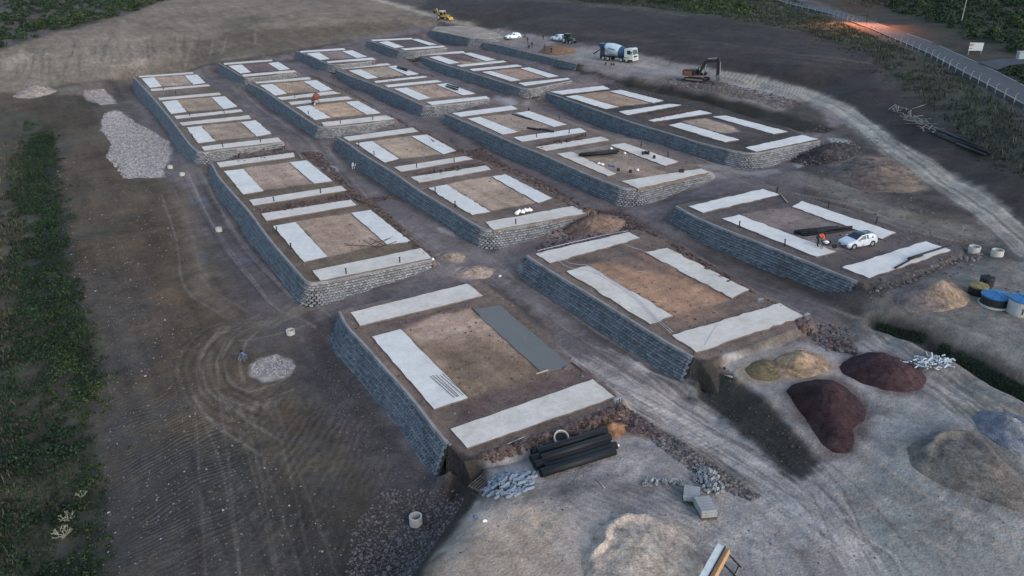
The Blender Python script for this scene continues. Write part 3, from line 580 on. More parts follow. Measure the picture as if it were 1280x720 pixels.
for q_ in ([(395,205),(420,208),(422,214),(398,213)], [(545,285),(566,290),(566,295),(548,291)], [(700,455),(718,452),(728,462),(712,466)], [(780,450),(800,452),(812,464),(795,462)], [(555,262),(572,268),(570,272),(556,268)], [(885,520),(905,524),(902,530),(888,527)], [(1000,640),(1030,652),(1020,660),(1000,650)], [(440,150),(470,160),(466,166),(440,158)], [(300,170),(330,180),(322,186),(300,178)], [(620,118),(650,128),(640,132),(618,124)], [(650,330),(690,345),(688,352),(650,342)]):
    patch('9094a0', q_, .35, .6, .55)
for q_ in ([(690,470),(740,480),(745,492),(700,488)], [(640,600),(720,612),(700,630),(650,622)], [(690,605),(740,600),(752,615),(705,628)], [(1060,500),(1120,512),(1110,524),(1060,516)], [(1120,455),(1200,475),(1190,482),(1120,466)], [(760,600),(800,606),(790,616),(762,610)], [(330,520),(420,560),(400,580),(330,545)], [(560,350),(640,372),(630,380),(575,362)]):
    patch('3f3f44', q_, .6, 1.2, .45)
for q_ in ([(300,105),(340,140),(400,185),(455,250),(560,330)], [(420,110),(520,165),(600,210),(700,252),(800,300),(940,358),(1060,405)], [(640,100),(720,135),(800,172),(900,205)], [(620,340),(700,395),(790,455),(900,520)], [(240,215),(262,262),(300,320),(350,380),(400,400)], [(905,215),(960,235),(1060,258),(1150,288),(1240,300)]):
    for o_ in (0, 1.6, -1.4):
        r_ = random.Random(int(q_[0][0]+o_*10)); track('7c7a80' if o_ >= 0 else '3a393d', [(u_+o_*3+r_.uniform(-3, 3), v_+o_+r_.uniform(-1, 1)) for u_, v_ in q_], gauge=1.9, wd=.24, k=.4)
# terrace fill
TFILL = {'A':'635a55','B':'63594f','C':'635855','D':'4f484c','E':'655c57','F':'625856','G':'655a56','H':'5a5257','I':'675e5a','J':'6a605e','K':'565257','L':'504b52','M':'565056','N':'3f3d3f','O':'837f7e'}
SANDC = {1:'8d827a',2:'8f8378',3:'8e837b',4:'8d807a',5:'8f8078',6:'84756a',7:'5f5358',8:'94867b',9:'9c8b7c',10:'978a80',11:'958880',12:'866f62',13:'6f676a',14:'938a82',15:'8f8079',16:'918680',17:'7b7370',18:'736c6f',19:'4d484f',20:'52484c',21:'8d7c74',22:'8b7c72',23:'47434a'}
for k, P in POLY.items(): patch(TFILL[k], None, .3, .3, 1., world=P[:, :2])
for i, P in SAND.items(): PATCH.append(('p', np.clip(alb(SANDC[i])*1.10, 0, .8), P[:, :2], .3, .5, .95))
patch('a18d84', [(513,398),(545,390),(590,398),(620,408),(600,425),(560,440),(520,425)], 1., 1.2, .8)
patch('6b5c50', [(540,430),(600,425),(690,470),(640,490),(580,500),(560,470)], 1.2, 1.5, .7)
patch('8f715e', [(740,335),(800,330),(880,370),(900,390),(850,405),(790,365)], 1.2, 1.2, .6)
patch('5c5352', [(705,330),(790,312),(830,330),(850,345),(790,335)], .8, .8, .7)
patch('5b4d50', [(480,405),(560,385),(590,383),(540,395),(500,412)], .4, .5, .9)
patch('5c4e50', [(585,500),(660,480),(735,462),(745,470),(650,500),(570,530)], .4, .5, .8)
patch('796558', [(432,398),(450,405),(500,470),(540,520),(560,540),(545,535),(470,440)], .4, .5, .6)
patch('91806f', [(600,78),(615,82),(622,76),(590,74)], .4, .4, .8)
patch('988a80', [(852,152),(880,148),(915,158),(925,165),(905,167),(880,160)], .4, .6, .95)
patch('8a7a6e', [(560,76),(590,74),(618,78),(600,84),(575,84)], .4, .5, .0)
patch('a08c7a', [(572,76),(600,78),(608,81),(585,83)], .3, .3, .7)
for q in ([(315,262),(430,243),(505,232),(460,250),(330,268)], [(520,218),(600,203),(590,208),(530,225)], [(665,182),(730,168),(730,174),(665,190)], [(830,158),(850,138),(800,145)], [(810,150),(855,137),(870,140),(830,149)]):
    patch('5a4743', q, .4, .6, .7)
patch('70655c', [(735,188),(780,186),(800,195),(770,200),(720,196)], .6, .8, .5)
patch('8f8074', [(780,200),(830,212),(850,222),(820,226),(770,210)], .8, 1, .6)

patch('2f3334', [(868,448),(892,454),(917,472),(953,501),(990,536),(1026,574),(1012,597),(988,590),(955,568),(926,546),(900,522),(872,500)], .35, .5, .95)
patch('2a2725', [(562,556),(580,572),(598,579),(602,598),(580,640),(566,640),(560,614)], .4, .5, .95)
patch('2f2e30', [(562,580),(600,580),(603,598),(582,640),(543,690),(518,730),(488,730),(520,690),(556,645),(572,610)], .35, .5, .95)
for h_, q_ in (('4a3a40', [(1045,459),(1058,444),(1085,437),(1107,439),(1133,448),(1154,461),(1165,476),(1157,489),(1135,494),(1104,492),(1073,482),(1050,470)]), ('453439', [(977,492),(988,478),(1015,472),(1042,473),(1061,484),(1076,498),(1090,516),(1086,534),(1072,548),(1070,562),(1058,569),(1040,566),(1015,548),(1003,532),(990,512)]),
               ('857767', [(925,462),(945,448),(975,440),(1010,436),(1034,444),(1048,458),(1036,471),(1003,478),(960,480),(932,474)]), ('716a68', [(1106,374),(1120,358),(1150,350),(1190,349),(1212,358),(1224,373),(1209,388),(1182,395),(1140,397),(1114,389)]),
               ('8d8988', [(705,668),(740,645),(780,637),(820,638),(855,652),(885,680),(895,735),(700,735)]), ('5f6264', [(1125,563),(1142,545),(1175,532),(1215,532),(1240,550),(1270,580),(1292,604),(1295,660),(1225,634),(1155,606)])):
    patch(h_, q_, .7, 1.0, .75)
def colfield(x, y):
    sh = x.shape; x = x.ravel(); y = y.ravel()
    C = np.tile(alb('4a484a'), (len(x), 1))
    n1 = fbm(x, y, 5., 4); n2 = fbm(x+91, y-37, 5., 4); n3 = fbm(x+31, y+77, 1.2, 3)
    for p in PATCH:
        kind, col, P, soft, warp, k = p[:6]; pad = soft+warp*1.5+(p[6] if kind == 's' else 0)+.5
        lo = P.min(0)-pad; hi = P.max(0)+pad
        ix = np.nonzero((x > lo[0]) & (x < hi[0]) & (y > lo[1]) & (y < hi[1]))[0]
        if not len(ix): continue
        X = x[ix]+warp*n1[ix]; Y = y[ix]+warp*n2[ix]
        if kind == 'p':
            dd = dseg(X, Y, P, True); dd = np.where(inpoly(X, Y, P), -dd, dd)
        else: dd = dseg(X, Y, P)-p[6]/2
        dd = dd+soft*.7*n3[ix]
        m = np.clip(.5-dd/(2*soft), 0, 1); m = (m*m*(3-2*m)*k)[:, None]
        C[ix] = C[ix]*(1-m)+col*m
    # broad mottling of the soil
    C *= (1+.26*fbm(x, y, 16., 4)+.26*fbm(x, y, 3.4, 4)+.10*fbm(x+5, y+3, .7, 3))[:, None]
    sx = x*.52-y*.85; sy = x*.85+y*.52                       # drag marks run along the alleys
    C *= (1+.30*fbm(sx*.12, sy*1.0, 1.1, 4)+.12*fbm(sx*1.0, sy*.15, .8, 3))[:, None]
    rid = np.abs(fbm(x*.8-y*.6, (x*.6+y*.8)*.25, .9, 3)); C *= (1+.22*(rid-.2))[:, None]
    st = fbm(x*.35+y*.9, y*.12, 1.0, 3); C *= (1+.10*st)[:, None]
    for P, ang, per, am in RIP:
        lo = P.min(0)-1; hi = P.max(0)+1; ix = np.nonzero((x > lo[0]) & (x < hi[0]) & (y > lo[1]) & (y < hi[1]))[0]
        if not len(ix): continue
        X, Y = x[ix], y[ix]; dd = dseg(X, Y, P, True); m = np.where(inpoly(X, Y, P), np.clip(dd/3, 0, 1), 0)
        ph = (X*math.cos(ang)+Y*math.sin(ang))/per+1.4*fbm(X, Y, 5., 2)+.5*fbm(X, Y, 1.2, 2)
        C[ix] *= (1+am*m*np.sin(ph*6.283)*(.6+.8*fbm(X+9, Y, 2.5, 2)))[:, None]
    return np.clip(C, .003, .9)
RIP = [(W([(120,500),(230,470),(330,540),(330,640),(300,735),(130,735),(110,600)]), -.9, .42, .42), (W([(280,430),(480,520),(540,640),(420,735),(300,735),(250,560)]), -.2, .7, .24),
       (W([(700,600),(860,560),(960,640),(1100,735),(900,735),(680,735)]), .9, .5, .18), (W([(1100,580),(1290,560),(1290,735),(1100,735)]), 2.2, .8, .10), (W([(0,70),(120,42),(220,60),(180,100),(0,108)]), .2, 1.3, .16),
       (W([(700,430),(860,500),(1000,600),(900,600),(780,510)]), 2.1, .5, .2), (W([(1100,400),(1290,480),(1290,560),(1150,500)]), 2.3, .6, .14)]

DITCH = W([(1100,397),(1120,405),(1150,418),(1200,441),(1240,463),(1290,490)])

# ------------------------------------------------------------------ GROUND sheet, fine where the camera works, coarse out to the horizon
vv = np.arange(760, -60, -1.05)
ry = []
for v in vv:
    d = (v-360)/FPX*DN + FW; t = (1.-CAMZ)/d[2]; ry.append(d[1]*t)
ry = np.array(ry); ry = ry[ry < 700]
ys = np.r_[[-400, -150, -50, 0, 12, 20, 26, 30], ry[ry > 33], [760, 900, 1200, 1700, 2500, 4000, 6000]]
ts = np.linspace(-.80, .80, 1150); ext = np.array([.83, .88, .95, 1.1, 1.35, 1.8, 2.6, 4, 7, 13, 30, 80])
ts = np.r_[-ext[::-1], ts, ext]
Yg, Tg = np.meshgrid(ys, ts, indexing='ij'); Xg = np.maximum(Yg, 45)*Tg
Zg = height(Xg.ravel(), Yg.ravel()).reshape(Xg.shape)
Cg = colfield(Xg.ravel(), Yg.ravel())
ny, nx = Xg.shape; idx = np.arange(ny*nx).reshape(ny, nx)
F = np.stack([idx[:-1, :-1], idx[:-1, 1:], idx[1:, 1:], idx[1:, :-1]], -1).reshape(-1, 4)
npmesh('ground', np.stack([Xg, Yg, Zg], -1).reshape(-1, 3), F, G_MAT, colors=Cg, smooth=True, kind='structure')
print('ground', ny, nx)
def gz(x, y): return height(np.array([float(x)]), np.array([float(y)]))[0]

# ------------------------------------------------------------------ RETAINING WALLS
WALLDESC = {'A':'long dark block retaining wall of the back left terrace, curving round its near corner','B':'block retaining wall of the left middle terrace with pale patterned near face','C':'tall dark blue block retaining wall of the terrace nearest the camera',
 'D':'short block retaining wall at the hill end of the second row','E':'long block retaining wall below the terrace with the small red machine','F':'block retaining wall of second row middle terrace, white dust along its rim','G':'block retaining wall under the foundation with orange brown earth',
 'H':'small block retaining wall at the hill end of the third row','I':'long block retaining wall of third row back terrace with black pipes on top','J':'long block retaining wall of third row middle terrace, wide speckled near face','K':'dark block retaining wall under the foundation with the silver car',
 'L':'small block retaining wall at the hill end of the fourth row','M':'long block retaining wall of the fourth row back terrace','N':'long dark block retaining wall of fourth row terrace below the excavator','O':'block retaining wall of the bare empty terrace near the yellow loader','P':'low block retaining wall under the shelf beside the parked white cars'}
for k, (P, N, H, z) in WALLS.items():
    c = P[len(P)//2]; root = empty('retaining_wall', (c[0], c[1], z-H.mean()), label=WALLDESC[k], cat='retaining wall', group='block retaining walls of the terraces')
    off = np.array([c[0], c[1], z-H.mean()])
    # backing face
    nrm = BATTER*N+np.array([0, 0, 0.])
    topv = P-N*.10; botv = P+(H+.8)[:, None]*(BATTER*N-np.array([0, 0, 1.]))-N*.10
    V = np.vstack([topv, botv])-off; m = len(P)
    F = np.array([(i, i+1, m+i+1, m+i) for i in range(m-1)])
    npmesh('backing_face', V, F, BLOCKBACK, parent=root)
    CH, BL = .25, .36; L = np.r_[0, np.cumsum(np.linalg.norm(np.diff(P, axis=0), axis=1))]
    up = np.array([0, 0, 1.]); allv = []; pale = []
    nc = int(H.max()/CH)+2
    bt = .0
    for r in range(nc):
        hmid = (r+.5)*CH
        s = np.arange(BL*.5*(r % 2)+.25, L[-1]-.2, BL)
        hh = np.interp(s, L, H); keep = hmid < hh+.25
        s = s[keep]
        if not len(s): continue
        p = np.stack([np.interp(s, L, P[:, q]) for q in range(3)], 1); nn = np.stack([np.interp(s, L, N[:, q]) for q in range(3)], 1); nn /= np.linalg.norm(nn, axis=1)[:, None]
        tt = np.stack([-nn[:, 1], nn[:, 0], 0*nn[:, 0]], 1)
        cpos = p+hmid*(BATTER*nn-up)
        jit = np.random.rand(len(s), 1)*.03
        wd = BL*.44; h2 = CH*.5-.012
        # block: trough shaped unit, its front lip projects at the bottom, open dark slot above
        f0 = cpos+nn*(.10+jit); f1 = cpos+nn*(.02+jit)
        sk = tt*(.075 if r % 2 else -.075)
        vs = np.stack([f0-tt*wd*.85-sk-up*h2*.8, f0+tt*wd*.85-sk-up*h2*.8, f0+tt*wd*.85+sk+up*h2*.72, f0-tt*wd*.85+sk+up*h2*.72,
                       cpos-nn*.12-tt*wd-up*h2, cpos-nn*.12+tt*wd-up*h2, cpos-nn*.12+tt*wd+up*h2*.8, cpos-nn*.12-tt*wd+up*h2*.8], 1)
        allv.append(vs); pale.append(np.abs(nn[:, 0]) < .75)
    vs = np.concatenate(allv); pl = np.concatenate(pale); nb = len(vs)
    q = np.array([(0, 1, 2, 3), (3, 2, 6, 7), (0, 3, 7, 4), (1, 5, 6, 2), (0, 4, 5, 1)])
    for sel, mt_, nm in ((~pl, BLOCK, 'block_courses'), (pl, BLOCKL, 'lit_block_courses')):
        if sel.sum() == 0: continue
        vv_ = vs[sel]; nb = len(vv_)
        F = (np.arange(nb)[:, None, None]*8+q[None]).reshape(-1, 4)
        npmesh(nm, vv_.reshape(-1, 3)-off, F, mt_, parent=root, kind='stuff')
    # rim: thin coping then backfill strip
    depth = np.linalg.norm(c-CAMP); bw = .9 if depth < 110 else 2.2
    i1 = P+N*.06; i2 = P-N*.18; up3 = np.array([0, 0, .07])
    V = np.vstack([i1-up3*3, i1+up3, i2+up3, i2])-off
    F = np.concatenate([[(a*m+i, a*m+i+1, (a+1)*m+i+1, (a+1)*m+i) for i in range(m-1)] for a in range(3)])
    npmesh('coping', V, F, COPE, parent=root)
    rows = [P-N*(.14+bw*t) for t in (0, .33, .66, 1.)]
    V = np.vstack(rows); V[:, 2] = z+.05+.05*fbm(V[:, 0], V[:, 1], .8, 3); V[-m:, 2] = z-.12
    cc = colfield(V[:, 0], V[:, 1])
    F = np.concatenate([[(a*m+i, a*m+i+1, (a+1)*m+i+1, (a+1)*m+i) for i in range(m-1)] for a in range(3)])
    npmesh('backfill', V-off, F, G_MAT, parent=root, colors=cc, smooth=True)

# ------------------------------------------------------------------ CONCRETE STRIPS
FD = {1:'farthest foundation on the back left terrace',2:'middle foundation on the back left terrace',3:'nearest foundation on the back left terrace',4:'farther foundation on the left middle terrace',5:'foundation with crossed rods on the left middle terrace',6:'foundation nearest the camera, with fresh grey concrete',
7:'hill-end foundation of the second row from the left',8:'foundation just behind the small red machine',9:'foundation with the small red machine on it',10:'farther foundation on the second row middle terrace',11:'foundation with white sacks',12:'front foundation with orange brown earth',
13:'hill-end foundation of the third row',14:'foundation with the farther pair of black pipes',15:'foundation with the nearer short black pipes, third row',16:'foundation with two separate thin black pipes',17:'foundation with the heaped black pipes and bags',18:'foundation where the silver car is parked',
19:'hill-end foundation of the fourth row',20:'farther foundation on the fourth row back terrace',21:'nearer foundation on the fourth row back terrace',22:'farther foundation on the terrace below the excavator',23:'foundation with an oval sand patch below the excavator'}
SIDE = {'f':'far end','l':'left side','r':'right side','n':'near end','w':'right side'}
SOBJ = {}
for i, sl in SL.items():
    z = T[OWN[i]][0]
    for e in sl:
        q = [unp(u, v, z+SLABZ) for u, v in slab_px(e)]
        th = .45; zt_ = z+SLABZ+(.0 if e[0] != 'w' else -.06)
        pts = []
        rag = .05+(.07 if i in (3, 8, 9, 11, 17, 18, 22, 23, 12) else 0)
        for a, b in zip(q, q[1:]+q[:1]):
            Ld = np.linalg.norm(b-a); nn = max(2, int(Ld/.7)); o = np.array([-(b-a)[1], (b-a)[0], 0])/Ld
            for t in range(nn):
                j = (random.random()-.5)*2*rag if t else 0
                pts.append(a+(b-a)*t/nn+o*j)
        c = sum(q)/4; c = np.array([c[0], c[1], z]); npn = len(pts)
        mb = MB(); ctr = [(p[0]-c[0], p[1]-c[1]) for p in pts]
        vs = [(x, y, zt_-z) for x, y in ctr]+[(x, y, zt_-z-th) for x, y in ctr]
        fs = [tuple(range(npn))[::-1]]+[(k_, (k_+1) % npn, npn+(k_+1) % npn, npn+k_) for k_ in range(npn)]
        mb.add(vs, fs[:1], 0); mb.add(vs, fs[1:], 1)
        mt = CONC_WET if e[0] == 'w' else (CONC_OLD if (i in (12, 17) or (e[0] in 'fn' and i < 12)) else CONC)
        lab = ('fresh wet grey strip, right side of the ' if e[0] == 'w' else SIDE[e[0]]+' concrete strip of the ')+FD[i]
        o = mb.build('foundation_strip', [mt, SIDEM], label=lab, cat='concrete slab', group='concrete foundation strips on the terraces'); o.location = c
        SOBJ[(i, e[0])] = o

# ------------------------------------------------------------------ VEGETATION
GRN = mat('dark_leaves', (.020, .036, .017), rough=.9, island=.6, noise_s=[(.25, .5)], coords='World', spec=.2)
GRN2 = mat('mid_green_leaves', (.038, .056, .022), rough=.9, island=.55, noise_s=[(.3, .4)], coords='World', spec=.2)
GRN3 = mat('dull_weeds', (.040, .048, .034), rough=.95, island=.6, noise_s=[(.15, .5)], coords='World', spec=.1)
DRYG = mat('dry_grass', (.085, .078, .055), rough=.95, island=.5, noise_s=[(.3, .35)], coords='World', spec=.1)
TWIG = mat('pale_dead_twigs', (.27, .27, .19), rough=.9)
POLED = mat('dark_lamp_pole', (.02, .02, .022), rough=.8)
BARK = mat('bark', (.05, .04, .03), rough=.95)
POLEM = mat('weathered_pole', (.18, .18, .18), rough=.9)
def sample_poly(P, n, rs):
    P = np.asarray(P)[:, :2]; lo = P.min(0); hi = P.max(0); out = np.zeros((0, 2))
    while len(out) < n:
        c = lo+rs.rand(n*3, 2)*(hi-lo); out = np.vstack([out, c[inpoly(c[:, 0], c[:, 1], P)]])
    return out[:n]
def leaf_cloud(C, R, n_per, size, rs, flat=.7):
    """many leaf-sized quads on the shells of lumpy clumps; C centres (n,3), R radii"""
    n = len(C)*n_per; ci = np.repeat(np.arange(len(C)), n_per)
    dirs = rs.normal(size=(n, 3)); dirs /= np.linalg.norm(dirs, axis=1)[:, None]; dirs[:, 2] = np.abs(dirs[:, 2])*1.0-.15
    rad = R[ci]*(.55+.5*rs.rand(n))*(1+.25*np.sin(dirs[:, 0]*5+ci)+.2*np.cos(dirs[:, 1]*6+ci*1.7))
    P = C[ci]+dirs*rad[:, None]*np.array([1, 1, flat])
    a = rs.normal(size=(n, 3)); a /= np.linalg.norm(a, axis=1)[:, None]; b = np.cross(a, dirs+.5*rs.normal(size=(n, 3))); b /= np.linalg.norm(b, axis=1)[:, None]+1e-9
    s = (size*(.6+.8*rs.rand(n)))[:, None] if np.isscalar(size) else (size[ci]*(.6+.8*rs.rand(n)))[:, None]
    V = np.stack([P-a*s, P+b*s*.6, P+a*s, P-b*s*.6], 1).reshape(-1, 3)
    return V, np.arange(n*4).reshape(-1, 4)
def thicket(name, pts, n, r0, r1, n_per, leaf, mt, seed, label, cat, lift=.25):
    rs = np.random.RandomState(seed); S = sample_poly(W(pts), n, rs)+rs.normal(size=(n, 2))*.9; S = S[fbm(S[:, 0]+seed*7, S[:, 1], 5., 3) > -.30]; n = len(S); z = height(S[:, 0], S[:, 1])
    R = r0+(r1-r0)*rs.rand(n)**2; C = np.c_[S, z+R*lift]
    V, F = leaf_cloud(C, R, n_per, leaf, rs); return npmesh(name, V, F, mt, kind='stuff', label=label, cat=cat)
def blades(name, pts, n, h0, h1, mt, seed, label, cat, wd=.05):
    rs = np.random.RandomState(seed); S = sample_poly(W(pts), n, rs)
    dens = fbm(S[:, 0], S[:, 1], 3., 3); S = S[dens > -.15]; n = len(S); z = height(S[:, 0], S[:, 1])
    h = h0+(h1-h0)*rs.rand(n)**1.5; an = rs.rand(n)*6.28; ln = (rs.rand(n, 2)-.5)*h[:, None]*.9
    B = np.c_[S, z-.03]; dx = np.c_[np.cos(an), np.sin(an), 0*an]*(wd*(.5+rs.rand(n)))[:, None]
    Tp = B+np.c_[ln, h]
    V = np.stack([B-dx, B+dx, Tp], 1).reshape(-1, 3); return npmesh(name, V, np.arange(n*3).reshape(-1, 3), mt, kind='stuff', label=label, cat=cat)
PUR0 = mat('dark_clods', A('3a3836'), rough=.95, island=.5)
# left ditch strip
thicket('ditch_weeds', [(40,165),(64,170),(72,250),(84,330),(104,420),(118,480),(104,540),(100,600),(95,680),(90,735),(-50,735),(-20,500),(10,330),(20,220)], 1500, .25, .95, 28, .13, GRN, 1, 'dark green weeds filling the ditch along the left edge', 'weeds')
thicket('ditch_edge_weeds', [(70,330),(110,430),(130,500),(112,560),(132,600),(122,660),(126,735),(80,735),(90,560),(60,400)], 420, .2, .6, 24, .1, GRN2, 2, 'low green weeds on the stony bank right of the ditch', 'weeds')
blades('dry_grass', [(-60,180),(30,170),(30,400),(22,560),(20,735),(-60,735)], 14000, .2, .7, DRYG, 3, 'dry pale grass left of the ditch', 'grass')
# behind the hill, top left
thicket('hill_scrub', [(-60,-12),(-60,64),(0,60),(50,47),(75,38),(110,31),(150,20),(180,10),(215,-4),(200,-12)], 800, .8, 2.6, 60, .30, GRN, 4, 'dense green scrub behind the earth hill, top left', 'scrub')
thicket('hill_scrub_light', [(40,30),(110,15),(200,-6),(215,-3),(180,9),(110,29),(60,40)], 130, .7, 2.0, 60, .28, GRN2, 5, 'lighter green bushes along the top edge of the hill scrub', 'scrub')
blades('ditch_grass', [(30,150),(66,160),(76,250),(92,330),(112,420),(130,500),(118,560),(134,610),(128,735),(-60,735),(-40,450),(0,250)], 60000, .12, .5, GRN, 21, 'low dark green grass along the left edge ditch', 'grass', wd=.035)
blades('ditch_side_grass', [(1098,392),(1150,410),(1200,432),(1290,480),(1290,494),(1200,446),(1150,424),(1100,404)], 5000, .1, .4, GRN, 22, 'dark grass in the ditch below the blue topped tanks', 'grass', wd=.03)
# grass bank by the road
blades('bank_grass', [(640,-4),(985,-2),(1050,28),(1125,58),(1200,95),(1285,150),(1310,215),(1280,225),(1200,165),(1130,105),(1080,66),(1000,38),(930,28),(850,15),(760,5)], 46000, .3, .9, GRN3, 6, 'rough dull grass on the bank below the road fence', 'grass', wd=.09)
thicket('bank_weeds', [(990,12),(1060,42),(1130,72),(1200,108),(1285,155),(1300,235),(1230,210),(1180,160),(1120,110),(1060,66),(1000,40)], 420, .15, .7, 22, .10, GRN3, 7, 'dark weeds on the bank below the roadside fence', 'weeds')
thicket('bank_scrub', [(860,-4),(950,-4),(945,20),(920,26),(870,18),(850,8)], 90, 1., 2.6, 80, .28, GRN2, 8, 'green bushes at the foot of the road bank, top centre', 'scrub')
thicket('verge_scrub', [(640,-6),(860,-6),(850,8),(760,3),(700,-1)], 130, .6, 1.8, 50, .28, GRN, 9, 'dark scrub along the top edge beyond the dark slope', 'scrub')
thicket('road_scrub', [(1120,-8),(1300,-8),(1300,64),(1262,66),(1215,52),(1190,34),(1150,26),(1120,12),(1100,4)], 520, .9, 2.7, 60, .3, GRN, 10, 'dark dense scrub beyond the road, top right', 'scrub')
thicket('junction_scrub', [(1256,88),(1300,84),(1300,110),(1278,102)], 40, .7, 1.5, 60, .22, GRN, 11, 'dark scrub in the corner of the road junction', 'scrub')
thicket('lamplit_scrub', [(1040,-6),(1095,-8),(1110,8),(1090,12),(1058,6)], 60, .6, 1.6, 50, .24, DRYG, 12, 'low dry scrub lit orange by the street lamp', 'scrub')
# separate rounded bushes on top of the scrub
rs = np.random.RandomState(20); C0 = np.array([[0, 0, .9], [.9, .3, .7], [-.8, .5, .8], [.2, -.8, .6], [-.3, .1, 1.5]]); V, Fq = leaf_cloud(C0, np.array([1.1, .8, .8, .8, .8]), 240, .17, rs)
bush0 = None
BUSH = [(95,18,'round bush in the hill scrub near the top left corner'),(45,34,'round bush at the lower left of the hill scrub'),(150,8,'round bush high in the hill scrub beside its light crest'),(1245,12,'bush top right, beside the utility pole'),(1215,48,'bush directly above the white sign by the road'),(1240,46,'bush right of the white sign by the road'),(1150,12,'bush beyond the road, left of the utility pole'),(1180,22,'bush just left of the utility pole foot'),(890,8,'bush at the top of the dark slope, left of the road'),(925,12,'bush on the dark slope edge nearest the road'),(1268,32,'bush at the right edge above the roadside box')]
for u, v, lab in BUSH:
    g = gpt(u, v)
    if bush0 is None:
        root = empty('bush', g, label=lab, cat='bush', group='round bushes standing out of the scrub'); npmesh('foliage', V, Fq, GRN2, parent=root)
        MB().tube([(0, 0, -.2), (.1, .05, .6), (.05, .1, 1.3)], [.12, .09, .04], 6).build('stem', BARK, root); bush0 = root
    else: root = copy_tree(bush0); root.location = g; root['label'] = lab
    k = .8+random.random()*.7; root.scale = (k, k, k*.9); root.rotation_euler.z = random.random()*6
# pale dead shrubs in the ditch
def dead_shrub(u, v, k, lab):
    mb = MB(); r = random.Random(int(u))
    def br(p, d, L, th, lv):
        e = p+d*L; mb.tube([p, p+d*L*.5+Vector((r.uniform(-.05, .05),)*3), e], [th, th*.8, th*.6], 4)
        if lv: 
            for _ in range(3): br(e, (d+Vector((r.uniform(-.8, .8), r.uniform(-.8, .8), r.uniform(-.2, .5)))).normalized(), L*.7, th*.6, lv-1)
    for q in range(6):
        a = q*1.05; br(Vector((0, 0, 0)), Vector((math.cos(a)*.8, math.sin(a)*.8, .8)).normalized(), .38, .035, 2)
    o = mb.build('dead_shrub', TWIG, label=lab, cat='shrub', group='pale dead shrubs in the ditch'); o.location = gpt(u, v); o.scale = (k, k, k); return o
dead_shrub(86, 652, 1.0, 'pale leafless shrub in the ditch, upper of the close pair'); dead_shrub(80, 672, 1.1, 'pale leafless shrub in the ditch, lower of the close pair'); dead_shrub(103, 622, .7, 'faint dead shrub up the ditch from the pale pair')

# ------------------------------------------------------------------ STONES AND RUBBLE (nobody could count them)
_ico = np.array([[0, 0, 1], [.89, 0, .45], [.28, .85, .45], [-.72, .53, .45], [-.72, -.53, .45], [.28, -.85, .45], [.72, .53, -.45], [-.28, .85, -.45], [-.89, 0, -.45], [-.28, -.85, -.45], [.72, -.53, -.45], [0, 0, -1]])
_icf = np.array([(0,1,2),(0,2,3),(0,3,4),(0,4,5),(0,5,1),(1,6,2),(2,7,3),(3,8,4),(4,9,5),(5,10,1),(1,10,6),(2,6,7),(3,7,8),(4,8,9),(5,9,10)])
def stones(pts, n, s0, s1, mt, seed, label, cat='rubble', name='loose_stones', pw=3., flat=.7, world=None, clump=.0, lift=.15):
    rs = np.random.RandomState(seed); S = sample_poly(W(pts) if world is None else world, n, rs)
    if clump: S = S[fbm(S[:, 0], S[:, 1], 4., 3) > clump]
    n = len(S); z = height(S[:, 0], S[:, 1]); s = s0+(s1-s0)*rs.rand(n)**pw
    V = _ico[None]*(1+.45*(rs.rand(n, 12, 1)-.5)); V = V*(s[:, None, None]*np.stack([.7+.6*rs.rand(n), .7+.6*rs.rand(n), flat*(.6+.6*rs.rand(n))], 1)[:, None])
    an = rs.rand(n)*6.28; c, s_ = np.cos(an)[:, None], np.sin(an)[:, None]; X = V[..., 0]*c-V[..., 1]*s_; Y = V[..., 0]*s_+V[..., 1]*c
    V = np.stack([X, Y, V[..., 2]], -1)+np.c_[S, z+s*lift][:, None]
    F = (np.arange(n)[:, None, None]*12+_icf[None]).reshape(-1, 3)
    return npmesh(name, V.reshape(-1, 3), F, mt, kind='stuff', label=label, cat=cat)
stones([(130,142),(148,139),(166,150),(190,164),(212,178),(212,192),(204,221),(155,223),(133,196),(140,180),(128,165)], 7500, .05, .2, ROCKP, 30, 'spread of crushed white stone beside the back left terrace', 'crushed stone', 'crushed_stone', 1.5)
stones([(104,113),(130,112),(146,129),(126,131)], 900, .05, .18, ROCKP, 31, 'small patch of crushed white stone at the hill foot', 'crushed stone', 'crushed_stone', 1.5)
stones([(312,455),(345,442),(369,457),(355,471),(316,469)], 900, .04, .12, ROCKP, 32, 'flat patch of pale gravel on the dark soil, beside the blue bag', 'gravel', 'gravel', 1.5)
stones([(90,330),(150,300),(230,400),(330,560),(430,640),(520,640),(500,730),(60,735),(130,600),(110,470)], 4500, .02, .09, ROCK, 33, 'small grey stones scattered over the dark ploughed soil', 'stones', pw=4)
stones([(90,330),(150,300),(230,400),(330,560),(430,640),(500,730),(60,735),(130,600),(110,470)], 220, .03, .10, ROCKP, 34, 'pale stones dotted over the dark ploughed soil', 'stones', pw=2)
stones([(70,190),(200,240),(240,330),(140,330),(80,330)], 500, .06, .2, ROCK, 35, 'stones scattered on the brown soil left of the white rubble', 'stones', pw=4)
stones([(480,610),(560,612),(572,606),(580,625),(545,680),(505,735),(430,735),(440,660)], 3500, .03, .13, ROCK, 36, 'dark broken stone below the near corner of the front wall', 'rubble', pw=3)
PUR = mat('purple_rubble', A('483f42'), rough=.95, island=.6, noise_s=[(3, .3)], coords='World')
